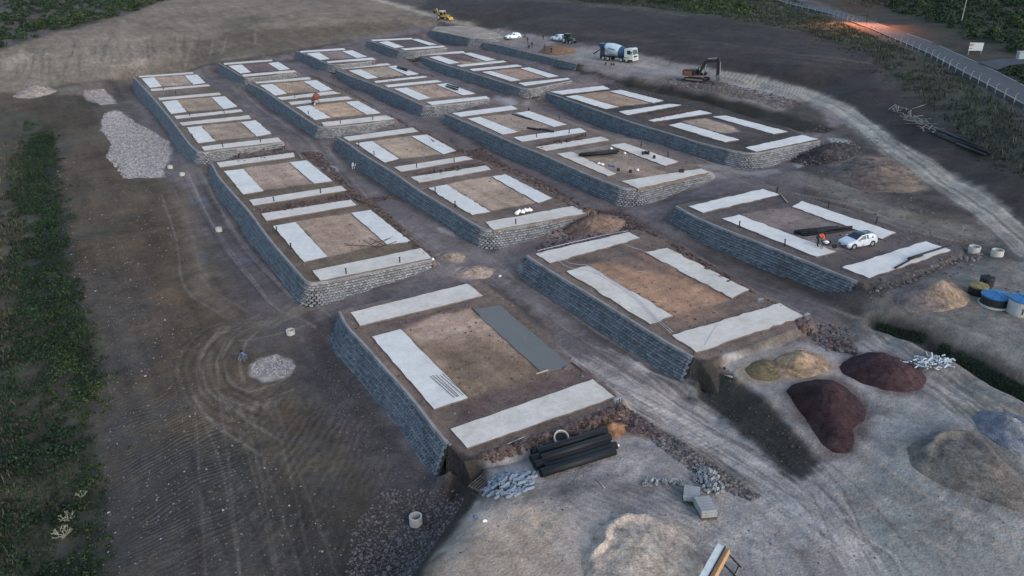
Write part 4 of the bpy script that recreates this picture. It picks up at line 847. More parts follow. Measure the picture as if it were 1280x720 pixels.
for q, sd, lab in (([(740,262),(780,264),(830,300),(900,350),(985,385),(1000,412),(1060,425),(1072,445),(1040,438),(1000,400),(940,364),(850,308),(800,288),(740,282)], 40, 'reddish rubble bank between the two front right terraces'),
   ([(555,190),(600,185),(640,210),(690,232),(735,262),(720,266),(650,222),(600,200)], 41, 'reddish rubble bank right of the terrace with white sacks'),
   ([(395,95),(430,112),(490,145),(560,180),(555,190),(520,160),(440,120)], 42, 'reddish rubble bank right of the small red machine'),
   ([(592,572),(680,543),(772,508),(790,515),(828,546),(760,538),(700,552),(615,580)], 43, 'reddish rubble along the near edge of the front foundation'),
   ([(375,190),(400,190),(440,235),(545,325),(530,322),(470,265),(430,240)], 44, 'brown rubble verge right of the left middle terrace'),
   ([(1000,395),(1060,405),(1075,440),(1030,440)], 45, 'pale broken stone heap beyond the near slab of orange brown earth'),
   ([(1085,358),(1100,352),(1195,322),(1225,315),(1230,325),(1180,335),(1110,368),(1088,378)], 46, 'stony verge below the slab nearest the parked car'),
   ([(318,262),(432,243),(505,233),(460,250),(332,268)], 47, 'rubble strip between the two left middle foundations'),
   ([(520,218),(600,203),(608,206),(530,225)], 48, 'rubble strip between the two second row foundations'),
   ([(672,182),(732,168),(732,176),(672,188)], 49, 'orange brown rubble strip between the third row foundations'),
   ([(810,150),(855,137),(872,140),(830,149)], 50, 'brown rubble strip between the fourth row foundations'),
   ([(690,290),(735,268),(790,275),(800,286),(700,310),(670,312)], 51, 'rubble heap where the front tracks cross'),
   ([(460,102),(536,92),(545,96),(470,106)], 52, 'rubble strip between the pads with short black pipes'),
   ([(270,200),(360,185),(372,192),(290,205)], 53, 'rubble behind the left middle terrace')):
    stones(q, {45: 420, 46: 420}.get(sd, 2600 if sd < 47 else 800), .03, .26, PUR if sd not in (45, 46) else ROCK, sd, lab, 'rubble', 'rubble', pw=4)
stones([(795,515),(840,545),(900,585),(950,620),(940,628),(880,600),(830,562),(790,530)], 1800, .03, .2, ROCK, 60, 'line of broken stone along the bank edge right of the black pipes', 'rubble', 'rubble')
stones([(880,455),(905,458),(960,505),(1015,580),(990,585),(930,550),(880,500)], 260, .03, .14, PUR0, 61, 'stones on the dark slope below the tan sand pile', 'rubble', 'rubble')
stones([(600,600),(700,590),(900,590),(1000,640),(1150,600),(1270,640),(1270,715),(700,715),(560,700)], 450, .02, .07, ROCK, 62, 'small stones on the pale dusty yard in the foreground', 'stones', pw=3)
stones([(820,100),(880,98),(960,115),(1010,130),(985,138),(930,123),(850,108)], 2200, .05, .28, ROCK, 63, 'broken rock around the excavator tracks', 'rubble', 'rubble')
stones([(380,385),(480,530),(560,608),(520,650),(430,560),(380,430)], 1200, .02, .08, ROCK, 64, 'loose stones along the foot of the front wall', 'stones')
stones([(1000,140),(1090,160),(1130,235),(1280,330),(1280,400),(1100,300),(1000,225)], 1200, .04, .18, ROCK, 65, 'loose stones beside the dirt track on the right', 'stones', pw=4)
for k in 'ABCEFGIJKMN':
    z = T[k][0]; stones(None, 700, .04, .16, ROCK, 70+ord(k), 'loose stones on the fill of the terrace: '+{'A':'back left','B':'left middle','C':'front left','E':'second row back','F':'second row middle','G':'front with orange earth','I':'third row back','J':'third row middle','K':'parked car','M':'fourth row back','N':'below the excavator'}[k], 'stones', world=POLY[k][:, :2], pw=4)

# ------------------------------------------------------------------ ROAD, FENCE, SIGN, POLE, LAMP
ASPH = mat('asphalt', (.044, .046, .050), rough=.9, noise_s=[(.5, .15), (6, .15)], coords='World')
LINE = mat('worn_white_line', (.25, .26, .26), rough=.8, noise_s=[(1.5, .35)], coords='World')
GALV = mat('pale_concrete_post', (.22, .23, .22), rough=.85)
un = np.linspace(968, 1380, 60)
NE = resample([unp(u, np.interp(u, [p[0] for p in ROADN], [p[1] for p in ROADN]), road_z(u)) for u in un], 2.)
FE = resample([unp(u, np.interp(u, [p[0] for p in ROADF], [p[1] for p in ROADF]), road_z(u)) for u in np.linspace(990, 1390, 60)], 2.)
m = min(len(NE), len(FE)); sN = np.linspace(0, len(NE)-1, m).astype(int); sF = np.linspace(0, len(FE)-1, m).astype(int); NE = NE[sN]; FE = FE[sF]
mb = MB()
for t0, t1, mi, dz in ((0, 1, 0, 0), (.03, .05, 1, .006), (.95, .97, 1, .006)):
    a = NE+(FE-NE)*t0; b = NE+(FE-NE)*t1; vs = [(*p[:2], p[2]+.12+dz) for p in a]+[(*p[:2], p[2]+.12+dz) for p in b]
    mb.add(vs, [(i, i+1, m+i+1, m+i) for i in range(m-1)], mi)
for e, s in ((NE, -1), (FE, 1)):
    vs = [(*p[:2], p[2]+.12) for p in e]+[(*p[:2], p[2]-.8) for p in e]; mb.add(vs, [(i, i+1, m+i+1, m+i) for i in range(m-1)], 0)
mb.build('road', [ASPH, LINE], kind='structure')
# bent-top concrete fence posts with wires
FP = resample([unp(u, np.interp(u, [p[0] for p in ROADN], [p[1] for p in ROADN])+2.5, road_z(u)-.1) for u in un[2:54]], 3.9)
mid = FP[len(FP)//2]; fr = empty('roadside_fence', mid, label='wire fence of bent-top pale posts along the asphalt road', cat='fence')
mb = MB(); mb.tube([(0, 0, -.4), (0, 0, 1.35)], .065, 4); mb.tube([(0, 0, 1.34), (.14, 0, 1.6), (.34, 0, 1.72)], .05, 4); p0 = mb.build('post', GALV, fr)
tops = []
for i, p in enumerate(FP):
    o = p0 if i == 0 else p0.copy()
    if i: COL.objects.link(o); o.parent = fr
    t = FP[min(i+1, len(FP)-1)]-FP[max(i-1, 0)]; ang = math.atan2(t[1], t[0])+math.pi/2+random.uniform(-.2, .2)
    zz = gz(p[0], p[1]); o.location = (p[0]-mid[0], p[1]-mid[1], zz-mid[2]); o.rotation_euler = (random.uniform(-.06, .06), random.uniform(-.06, .06), ang); tops.append((p[0]-mid[0], p[1]-mid[1], zz-mid[2]))
mb = MB()
for h in (.4, .8, 1.25):
    mb.tube([(x, y, z+h) for x, y, z in tops], .012, 3)
mb.build('wires', mat('fence_wire', (.12, .12, .12), rough=.5, metal=.6), fr)
# side road
a = [gpt(1222, 80), gpt(1250, 76), gpt(1310, 72)]; b = [gpt(1246, 90), gpt(1262, 84), gpt(1320, 79)]
MB().add([(*p[:2], p[2]+.35) for p in a]+[(*p[:2], p[2]+.35) for p in b], [(0, 1, 4, 3), (1, 2, 5, 4)]).build('side_road', ASPH, kind='structure')
# sign
g = gpt(1218, 68); sg = empty('roadside_sign', g, rz=-.15, label='white rectangular roadside sign with two short dark lines of print', cat='sign')
mb = MB(); mb.box((0, 0, 1.55), (2.7, .08, 1.6)); sp = mb.build('panel', mat('sign_white', (.36, .38, .38), rough=.5), sg)
for zz, ww, xx in ((2.0, .9, -1.0), (1.72, .8, -1.02), (1.2, .75, -1.05)): MB().box((xx, -.046, zz), (ww, .01, .12)).build('printed_line', DARK, sp)
for s in (-1.2, 1.2): MB().box((s, .08, .4), (.1, .1, 2.2)).build('leg', GALV, sg)
o = MB().box((0, 0, .8), (2.6, 1.0, 1.5)).box((0, 0, 1.6), (2.8, 1.2, .12)).box((0, -.505, .8), (2.2, .03, 1.1)).build('utility_cabinet', mat('cabinet_grey', (.22, .26, .28)), label='grey box-shaped cabinet beside the side road', cat='cabinet'); o.location = gpt(1279, 75); bevel(o)
# utility pole
g = gpt(1201, 30); up_ = empty('utility_pole', g, label='tall pale pole standing in the scrub, top right', cat='pole')
MB().tube([(0, 0, -.5), (.05, 0, 5), (.15, 0, 10.5)], [.17, .15, .11], 8).build('pole', POLEM, up_)
MB().box((.15, 0, 9.9), (2.0, .12, .12)).build('crossarm', POLEM, up_)
for s in (-.8, .15, .95): MB().lathe([(.03, 0), (.07, .05), (.05, .12), (.07, .17), (.02, .24)], 8, c=(s, 0, 9.96)).build('insulator', GALV, up_)
# street lamp whose orange light falls on the road
b_ = unp(1083, 28, 10.0); g = (b_[0], b_[1], gz(b_[0], b_[1])); tgt = unp(1070, 36, 10.0)
dv = Vector((tgt[0]-g[0], tgt[1]-g[1], 0)).normalized(); lp = empty('street_lamp', g, rz=math.atan2(dv.y, dv.x), label='street lamp with an orange glow over the road', cat='street lamp')
MB().tube([(0, 0, -.3), (0, 0, 11.5), (.4, 0, 12.3), (3.6, 0, 12.7)], [.08, .06, .05, .04], 8).build('pole', POLED, lp)
MB().box((4.0, 0, 12.7), (.9, .32, .16)).build('lamp_head', POLEM, lp)
MB().box((4.0, 0, 12.6), (.7, .24, .04)).build('lens', mat('sodium_lens', (.9, .5, .2), emit=((1, .32, .08), 18)), lp)
sl = bpy.data.lights.new('street_light', 'SPOT'); sl.energy = 42000; sl.color = (1, .30, .12); sl.spot_size = math.radians(105); sl.spot_blend = 1.0; sl.shadow_soft_size = .2
slo = bpy.data.objects.new('street_light', sl); COL.objects.link(slo); slo.parent = lp; slo.location = (4.0, 0, 12.5); slo.rotation_euler = (0, -.5, 0)

# ------------------------------------------------------------------ MOUNDS
M_MAT = mat('heaped_material', attr='Col', rough=.95, noise_s=[(1.2, .16), (6., .3), (18., .5)], bump=.09, bump_s=9, coords='World', spec=.12)
def mound(name, pts, H, cols, label, cat, seed, pk=(0, 0), ridges=.0, flat=0., pw=1.15, grit=.05, crest=None):
    O = W(pts); c = O.mean(0)+np.array(pk); n = 96
    Q = resample(np.c_[np.vstack([O, O[:1]]), np.zeros(len(O)+1)], np.linalg.norm(O-np.roll(O, 1, 0), axis=1).sum()/n)[:-1, :2]; n = len(Q)
    wob = 1+.05*fbm(Q[:, 0]*1.0, Q[:, 1]*1.0, 1.1, 3); Q = Q.mean(0)+(Q-Q.mean(0))*wob[:, None]
    rr = np.linspace(1.04, 0, 34); V = []; C = []
    cA, cB = soil(cols[0]), soil(cols[1]); base = height(Q[:, 0], Q[:, 1]); 
    ax = np.array([math.cos(DIR), math.sin(DIR)])
    for r in rr:
        P = c+(Q-c)*r; X, Y = P[:, 0], P[:, 1]; g = height(X, Y)
        prof = np.clip(1-r, 0, 1); e = 1-(1-flat) if flat else 0
        pr = np.minimum(prof/(1-flat), 1.) if flat else prof
        pr = pr**1.15; pr = np.where(pr > .72, .72+.20*np.sin(np.clip((pr-.72)/.28, 0, 1)*math.pi/2), pr)
        cr = 0
        if crest is not None:
            an = np.arctan2(Y-c[1], X-c[0]); cr = np.exp(-((r-.70+.07*np.sin(an*3))/.10)**2)*np.clip(.45+.75*np.sin(an-crest), 0, 1); pr = .6*pr+.5*cr
        u_ = (X-c[0])*ax[0]+(Y-c[1])*ax[1]; v_ = -(X-c[0])*ax[1]+(Y-c[1])*ax[0]
        rg = np.abs(fbm(u_*.35+seed, v_+.4*u_, .9, 3))-.22
        h = H*1.1*pr*(1+.30*fbm(X+seed, Y, 2.6, 3)*np.clip(prof*3, 0, 1)) - ridges*.6*rg*np.clip(prof*5, 0, 1) + grit*fbm(X, Y, .4, 3)*np.clip(prof*8, 0, 1)
        z = g+h-.06*(r > 1)-.05*(r > .97)
        V.append(np.stack([X, Y, z], 1)); m = np.clip(.5+(u_/(np.abs(Q-c).max()+.1))*1.6+.45*fbm(X, Y, 1.8, 3), 0, 1)[:, None]
        k = np.clip(.9+.4*fbm(X, Y, .8, 4)+.4*fbm(X, Y, .2, 2)-(ridges > .3)*rg*.5+.14*cr, .4, 1.6)[:, None]; C.append((cA*(1-m)+cB*m)*k)
    V = np.vstack(V); C = np.vstack(C); R = len(rr); i = np.arange(n); j = (i+1) % n
    F = np.concatenate([np.stack([a*n+i, a*n+j, (a+1)*n+j, (a+1)*n+i], 1) for a in range(R-1)])
    return npmesh(name, V, F, M_MAT, colors=C, smooth=True, label=label, cat=cat)
DIR = -.25
mound('sand_pile', [(962,452),(975,443),(990,438),(1010,438),(1030,446),(1042,458),(1032,468),(1003,474),(980,474),(966,466)], 0.85, ('8a7a66','8f8070'), 'tan sand pile with rain grooves beyond the red gravel piles', 'sand pile', 1, ridges=.9)
mound('sand_pile', [(930,462),(942,451),(958,447),(974,452),(982,466),(974,476),(950,477),(936,472)], 0.55, ('5d5846','6b624c'), 'olive brown sand pile joined to the left of the tan sand pile', 'sand pile', 2, ridges=.3)
mound('gravel_pile', [(1048,458),(1060,446),(1085,439),(1105,441),(1130,450),(1150,462),(1161,475),(1155,486),(1135,491),(1105,489),(1075,479),(1052,468)], 1.0, ('34272f','47373f'), 'dark red gravel pile nearer the white pipe scraps, low and long', 'gravel pile', 3, flat=.3, grit=.08)
mound('gravel_pile', [(981,490),(990,480),(1015,474),(1040,475),(1058,485),(1072,498),(1086,516),(1081,530),(1062,541),(1035,545),(1012,532),(995,512)], 1.15, ('2a2027','3c2e36'), 'dark red gravel pile with a smooth dark peak, left of the other', 'gravel pile', 4, flat=.15, grit=.05)
mound('gravel_pile', [(1006,524),(1035,520),(1066,530),(1071,551),(1062,566),(1044,567),(1024,556)], 0.65, ('31262d','3b2e35'), 'small red gravel heap spilling from the nearer dark red pile', 'gravel pile', 5, grit=.05)
mound('sand_pile', [(1113,374),(1125,361),(1150,354),(1185,352),(1205,359),(1217,372),(1207,384),(1182,391),(1140,393),(1120,386)], 1.3, ('666368','86786c'), 'pinkish sand pile beside the round blue topped tanks', 'sand pile', 6, pk=(.6, 0), ridges=.35)
mound('sand_pile', [(735,664),(748,648),(780,640),(815,641),(845,653),(870,675),(882,700),(880,745),(800,770),(735,750),(722,700),(738,685)], 0.8, ('8f8c8c','9d9894'), 'large pale sand mound with scooped crests, bottom of the picture', 'sand pile', 7, flat=.2, ridges=.35, crest=.9)
mound('sand_pile', [(1132,563),(1145,549),(1175,536),(1212,536),(1235,550),(1262,578),(1290,606),(1295,650),(1230,628),(1165,604),(1136,582)], 0.75, ('585c60','666667'), 'broad dull grey sand mound at the right, below the blue grey heap', 'sand pile', 8, flat=.35, ridges=.15, crest=-.3)
mound('crushed_stone_pile', [(1212,522),(1228,511),(1260,514),(1300,526),(1310,572),(1262,564),(1236,550),(1220,536)], 0.8, ('55637a','66748a'), 'blue grey crushed stone heap at the right edge', 'stone pile', 9, ridges=.8)
mound('earth_mound', [(1030,222),(1045,206),(1070,195),(1112,195),(1145,214),(1165,238),(1120,243),(1070,238)], 0.8, ('545156','756b66'), 'grey brown earth mound between the two right hand tracks', 'earth mound', 10, ridges=.9)
mound('rubble_mound', [(985,202),(1008,184),(1040,177),(1068,180),(1078,192),(1050,203),(1010,208)], 0.9, ('38373c','4d4b50'), 'dark stony mound at the near corner of the terrace below the excavator', 'rubble mound', 11, grit=.25)
mound('earth_mound', [(668,68),(678,59),(698,55),(714,59),(724,66),(702,70),(684,71)], 0.9, ('6d5745','84694f'), 'orange brown earth heap among the workers on the shelf', 'earth mound', 12)
mound('rubble_mound', [(14,121),(28,108),(45,102),(60,108),(74,114),(60,119),(35,124)], 1.1, ('77787c','8b8a8c'), 'pale rubble mound at the foot of the earth hill, far left', 'rubble mound', 13, grit=.3)
mound('earth_mound', [(740,541),(752,526),(772,521),(790,533),(775,548),(752,550)], .6, ('6e5540','86684f'), 'small orange earth heap at the end of the black pipes', 'earth mound', 14, grit=.1)
mound('earth_mound', [(700,290),(715,275),(740,266),(770,268),(792,280),(772,291),(725,297)], 1.1, ('5f5150','7c6b63'), 'reddish earth mound where the front tracks cross', 'earth mound', 15, grit=.15)
mound('earth_mound', [(545,322),(553,315),(572,314),(584,320),(578,328),(560,329)], .5, ('847b77','938a84'), 'small pale sand heap at the end of the left middle wall', 'sand pile', 16, grit=.08)
mound('earth_mound', [(565,347),(574,335),(600,331),(620,337),(614,346),(590,351)], .6, ('837b78','948c87'), 'pale sand heap above the corner of the front foundation', 'sand pile', 17, grit=.08)
stones([(985,202),(1008,184),(1040,177),(1068,180),(1078,192),(1050,203),(1010,208)], 700, .04, .2, ROCK, 90, 'pale stones lying on the dark stony mound', 'stones', pw=3, lift=2.0)

# ------------------------------------------------------------------ BLACK STUB POSTS beside the strips
SP = [(205,112.5),(241,107.5),(220,118),(280.6,142.5),(237.5,146),(279,185),(326,179),(299,198),(241,172.5),(343,253),(401,243),(363.5,260),(421,250),(346,291),(364,312),(433,344),(500,330),(426,156),(466,151),(369,123),(386,144),(521,211),(468,195),(449,183),(568,204),(544,241),(569,259),(645,282),(543,216),(671,173),(699,150),(711,168),(732,171),(801,184),(835,196),(924,285),(981,308),(1035,261),(1095,280),(971,241)]
def near_desc(u, v):
    p = [(abs(np.mean([q[0] for e in sl for q in slab_px(e)])-u)+1.6*abs(np.mean([q[1] for e in sl for q in slab_px(e)])-v), i) for i, sl in SL.items()]
    return min(p)[1]
cnt = {}
stub = MB().tube([(0, 0, -.3), (0, 0, .75)], .07, 6).box((0, 0, .76), (.16, .16, .04))
st0 = None
for u, v in SP:
    i = near_desc(u, v); cnt.setdefault(i, []).append((u, v))
for i, L_ in cnt.items():
    L_.sort()
    for q, (u, v) in enumerate(L_):
        g = gpt(u, v)
        if st0 is None: st0 = o = stub.build('stub_post', DARK)
        else: o = st0.copy(); COL.objects.link(o)
        o.location = g; o.rotation_euler = (random.uniform(-.08, .08), random.uniform(-.08, .08), random.random())
        posn = {1: 'short black stub post', 2: ('left', 'right'), 3: ('leftmost', 'middle', 'rightmost'), 4: ('leftmost', 'second', 'third', 'rightmost'), 5: ('leftmost', 'second', 'middle', 'fourth', 'rightmost')}.get(len(L_))
        lab = ('short black stub post' if len(L_) == 1 else f'{posn[q] if posn else "one"} black stub post')+' by the '+FD[i]
        tag(o, ' '.join(lab.split()[:16]), 'post', 'black stub posts beside the concrete strips')

# ------------------------------------------------------------------ PIPES, RINGS, RODS
def between(p, q, lift=0.):
    a = gpt(*p); b = gpt(*q); a[2] += lift; b[2] += lift; return a, b
def rod(name, p, q, r, mt, label, cat, group=None, lift=0., n=8, hollow=False, zz=None, sag=0.):
    a, b = between(p, q, lift)
    if zz is not None: a[2] = zz; b[2] = zz
    mb = MB(); c = (a+b)/2
    if hollow: mb.hollow(a-c, b-c, r, r*.12, 16)
    else: mb.tube([a-c, (0, 0, sag), b-c] if sag else [a-c, b-c], r, n)
    o = mb.build(name, mt, smooth=True, label=label, cat=cat, group=group); o.location = c; return o
pz = gpt(715, 575)[2]
BIG = [((665,571),(754,544.5),.30,0,'farthest big black pipe of the foreground stack'),((664,579),(760,551),.30,0,'second big black pipe from the back of the foreground stack'),((668,586.5),(762,558),.30,0,'middle big black pipe of the foreground stack, shorter look'),((680,588),(770,561),.28,.0,'second nearest big black pipe of the foreground stack, right end proud'),((676,596),(768,568),.30,0,'nearest big black pipe of the foreground stack')]
for p, q, r, l, lab in BIG: rod('drain_pipe', p, q, r, BLACK, lab, 'pipe', 'big black drain pipes in the foreground', lift=.30, hollow=True)
for p, q, lab in (((672,575),(758,548.5),'upper black pipe lying between the two farthest pipes'),((676,583),(762,556),'upper black pipe lying across the middle of the stack')): rod('drain_pipe', p, q, .26, BLACK, lab, 'pipe', 'big black drain pipes in the foreground', lift=.68, hollow=True)
def ring(u, v, r, h, label, tilt=None):
    g = gpt(u, v); mb = MB(); mb.hollow((0, 0, -.05), (0, 0, h), r, .09, 20)
    o = mb.build('manhole_ring', RING, smooth=False, label=label, cat='concrete ring', group='pale concrete manhole rings'); o.location = g
    if tilt: o.rotation_euler = tilt; o.location.z += r*.6
    MB().lathe([(r-.1, .0), (r-.1, .03)], 16).build('dark_inside', DARK, o); return o
ring(520, 654, .44, .62, 'concrete manhole ring near the bottom, under the front wall end'); ring(363.5, 417, .42, .42, 'concrete manhole ring above the pale gravel patch')
ring(274, 289, .42, .5, 'concrete manhole ring in the alley left of the left middle wall'); ring(228, 219, .42, .4, 'concrete manhole ring below the back left wall corner'); ring(213, 210, .42, .4, 'white manhole ring at the lower right of the white rubble')
ring(1217, 316, .55, .7, 'left one of the two manhole rings near the right edge'); ring(1245.5, 320.5, .55, .7, 'right one of the two manhole rings near the right edge')
ring(701, 553, .55, .3, 'manhole ring leaning behind the big black pipes', tilt=(.6, 0, .2))
# rods
ORD = ('leftmost', 'second', 'middle', 'fourth', 'rightmost')
for k, (p, q) in enumerate([((538,473),(568,500)),((541,472),(572,499)),((545,471.5),(574,498)),((550,471.5),(579,497)),((553,470),(583,496))]):
    rod('steel_rod', p, q, .022, STEEL, ORD[k]+' thin dark steel rod of the fan on the left strip nearest the camera', 'rod', 'steel rods on the strip nearest the camera', lift=SLABZ+.05, n=5)
for k, (p, q) in enumerate([((431,307),(478,309)),((454,301),(473,312)),((461,298),(482,309)),((463,307),(489,299)),((468,311),(486,300)),((473,312),(496,304))]):
    rod('steel_rod', p, q, .035, STEEL, 'thin dark rods lying crossed on the sand of the left middle terrace', 'rod', 'crossed rods on the left middle terrace', lift=.08+.03*k, n=5)
for k, (p, q, lab) in enumerate([((437,247),(470,260),'thin pipe trailing down off the left middle terrace edge'),((433,244),(448,257),'short plank at the corner of the left middle terrace'),((1140,137),(1158,131),'long pale plank sticking left from the timber heap'),((1112,172),(1125,181),'pale plank lying alone below the timber heap')]):
    rod('plank' if 'plank' in lab else 'thin_pipe', p, q, .07, mat('plank_wood', (.20, .18, .14)) if 'plank' in lab else STEEL, lab, 'plank' if 'plank' in lab else 'pipe', lift=.1, n=4)
# black pipes on the terraces
def bundle(ps, r, label, name='pipe_bundle', lift=.1, cat='pipe bundle'):
    allp = [between(p, q, lift) for p, q in ps]; c = sum((a+b)/2 for a, b in allp)/len(allp); root = empty(name, c, label=label, cat=cat)
    for k, (a, b) in enumerate(allp):
        mb = MB(); mb.hollow(a-c+np.array([0, 0, (k % 3)*r*.9]), b-c+np.array([0, 0, (k % 3)*r*.9]), r, r*.15, 10); mb.build('pipe', BLACK, root, smooth=True)
    return root
bundle([((496,86),(509,90)),((497,85),(509.5,89)),((498,86.5),(508,90.3))], .13, 'short black pipes on the right strip of the far third row pad', lift=.3)
bundle([((557.5,109),(572,114)),((558,110),(571,114.5)),((559,109),(573,113.5))], .15, 'short black pipes on the right strip of the near third row pad', lift=.3)
bundle([((640.5,143.5),(664,150))], .16, 'thin black pipe on the sand parallel to the right strip', name='black_pipe', cat='pipe')
bundle([((659,161.5),(675,164)),((675,164),(692,167.5))], .16, 'bent thin black pipe lying over the near strip, third row', name='black_pipe', cat='pipe', lift=.25)
bundle([((725,195.5),(771,192.5)),((724,197),(772,191)),((726,198),(766,194.5)),((726,194.5),(765,190)),((729,196),(773,192)),((730,198),(768,195)),((728,194),(770,191))], .2, 'heap of black pipes across the pad with the bags', lift=.2)
bundle([((993,293),(1046,285)),((1000,295),(1047,286)),((997,294),(1064,288)),((1003,295.5),(1060,289)),((1010,294),(1052,288)),((993,293.5),(1040,288)),((1008,295),(1065,288.5))], .15, 'heap of long black pipes on the pad behind the silver car', lift=.12)
bundle([((1118,338),(1136,328)),((1136,328),(1152,323)),((1134,328),(1183,312.5)),((1138,326),(1152,321))], .1, 'black hose lying along the near slab by the silver car', name='black_hose', lift=SLABZ+.08, cat='hose')
bundle([((1162,166),(1232,195)),((1164,167),(1236,193)),((1175,167),(1225,188)),((1185,170),(1238,194)),((1195,182),(1232,197)),((1168,165.5),(1205,177))], .16, 'long black pipes on the dark slope beside the timber heap', lift=.15)
HOSE = mat('pale_hose', (.42, .40, .42))
def hose(pts, label, lift=.06, r=.02):
    P = resample([gpt(u, v, lift) for u, v in pts], .8); c = P.mean(0); P[:, 2] += .0; o = MB().tube(P-c, r, 5).build('hose', HOSE, smooth=True, label=label, cat='hose'); o.location = c; return o
hose([(696,327),(708,336),(716,338.5),(740,341),(760,352),(790,372),(815,398),(838,419)], 'pale hose running along the left strip of the orange earth pad', .24)
hose([(700,326),(715,333),(735,333.5),(755,346),(790,368),(822,402),(841,418)], 'second pale hose beside the first on the orange earth pad', .24)
hose([(778,307),(790,312),(806,316),(830,332),(870,352),(900,368)], 'pale hose along the right strip of the orange earth pad', .24)
hose([(882,434),(888,424),(895,412),(901,408)], 'short pale hose curling on the near strip, orange earth pad', .24)
hose([(672,316),(700,309),(730,302),(765,294),(785,291)], 'pale hose lying along the far strip of the orange earth pad', .24, .03)
# timber heap on the slope
root = empty('timber_heap', gpt(1145, 148), label='tangled heap of grey timber and poles on the dark right slope', cat='timber heap'); rr_ = random.Random(5); tm = mat('grey_timber', (.16, .155, .13), noise_s=3)
ax0 = gpt(1122, 137); ax1 = gpt(1168, 166)
for k in range(46):
    t = rr_.random(); c = ax0+(ax1-ax0)*t-np.array(root.location)+np.array([rr_.uniform(-1.2, 1.2), rr_.uniform(-1, 1), rr_.uniform(.05, .6)]); a = rr_.uniform(-.9, .9)+math.atan2(ax1[1]-ax0[1], ax1[0]-ax0[0]); L_ = rr_.uniform(1.2, 3.4)
    MB().box(c, (L_, .13, .07), rz=a, ry=rr_.uniform(-.2, .2)).build('board', tm, root)
# white plastic pipe scraps
root = empty('pipe_scrap_heap', gpt(1165, 455), label='heap of short white pipe scraps beyond the red gravel piles', cat='scrap heap'); wp = mat('white_pipe', (.42, .45, .45), rough=.6)
for k in range(80):
    a = rr_.uniform(0, 6.28); e = rr_.uniform(-.5, .5); L_ = rr_.uniform(.25, .7); c = Vector((rr_.gauss(0, .9), rr_.gauss(0, .45), rr_.uniform(.05, .35))); dd = Vector((math.cos(a), math.sin(a), e))*L_/2
    MB().tube([c-dd, c+dd], .055, 5).build('pipe_scrap', wp, root)
# grey kerb pieces, foreground
kb = mat('grey_kerb_concrete', A('66768c'), rough=.85, island=.2, noise_s=[(4, .2)]); kerb0 = None; hc = gpt(636, 606)
KM = MB().box((0, 0, 0), (.62, .2, .16)).box((0, .0, .09), (.62, .13, .06)); 
for k in range(105):
    a = rr_.gauss(.45, .6); rad = rr_.random()**.5; th = rr_.uniform(0, 6.28); x = hc[0]+.1+1.75*rad*math.cos(th); y = hc[1]+.1+1.35*rad*math.sin(th)+.35*math.cos(th)*rad; z = gz(x, y)+.08+max(0, (1-rad))*.42*rr_.random()
    o = KM.build('concrete_bar', kb) if kerb0 is None else kerb0.copy()
    if kerb0 is None: kerb0 = o; bevel(o, .015, 1)
    else: COL.objects.link(o)
    o.location = (x, y, z); o.rotation_euler = (rr_.uniform(-.3, .3), rr_.uniform(-.25, .25), a); s = rr_.uniform(.55, 1.15); o.scale = (s, .8, .9)
    tag(o, 'blue grey concrete bar in the loose heap left of the black pipes', 'concrete bar', 'concrete bars heaped left of the black pipes')
# brown lath panel beside it
g = gpt(603, 607); root = empty('lath_panel', g, rz=.95, label='weathered brown lath pallet lying left of the kerb pieces', cat='pallet'); wd_ = mat('weathered_wood', (.075, .062, .05), noise_s=6)
for k in range(7): MB().box((0, -.6+k*.2, .14), (1.5, .07, .03)).build('lath', wd_, root)
for x in (-.6, 0, .6): MB().box((x, 0, .08), (.08, 1.35, .08)).build('bearer', wd_, root)
rod('plank', (590,617), (604,626), .06, wd_, 'dark plank lying below the brown lath pallet', 'plank', lift=.08, n=4)
# block heap and stacked paving blocks
bk = mat('grey_block', A('7d8794'), rough=.9, noise_s=[(5, .2)]); b0 = None; hc = gpt(886, 598); hc2 = gpt(893, 611)
BM = MB().box((0, -.09, 0), (.34, .03, .18)).box((0, .09, 0), (.34, .03, .18)).box((-.155, 0, 0), (.03, .15, .18)).box((.155, 0, 0), (.03, .15, .18)).box((0, 0, 0), (.03, .15, .18))
for k in range(75):
    c = hc if k < 50 else hc2; sx = (.62, .62) if k < 50 else (.5, .3)
    x = c[0]+rr_.gauss(0, sx[0]*.62); y = c[1]+rr_.gauss(0, sx[1]*.9); dd = math.hypot((x-c[0])/sx[0], (y-c[1])/sx[1]); z = gz(x, y)+.08+max(0, .5-.28*dd)*rr_.random()
    o = BM.build('hollow_block', bk) if b0 is None else b0.copy()
    if b0 is None: b0 = o
    else: COL.objects.link(o)
    o.location = (x, y, z); o.rotation_euler = (rr_.uniform(-1.4, 1.4), rr_.uniform(-.5, .5), rr_.uniform(0, 3.1))
    tag(o, 'grey hollow block in the tumbled heap above the stacked blocks', 'block', 'hollow blocks in the tumbled heap')
for k in range(26):
    p = gpt(rr_.uniform(800, 855), rr_.uniform(598, 608)); o = b0.copy(); COL.objects.link(o); o.location = (p[0], p[1], p[2]+.07); o.rotation_euler = (rr_.uniform(-1, 1), 0, rr_.uniform(0, 3)); k_ = rr_.uniform(.5, 1.); o.scale = (k_, k_, k_)
    tag(o, 'broken grey block strewn on the yard left of the tumbled heap', 'block', 'broken blocks strewn over the yard')
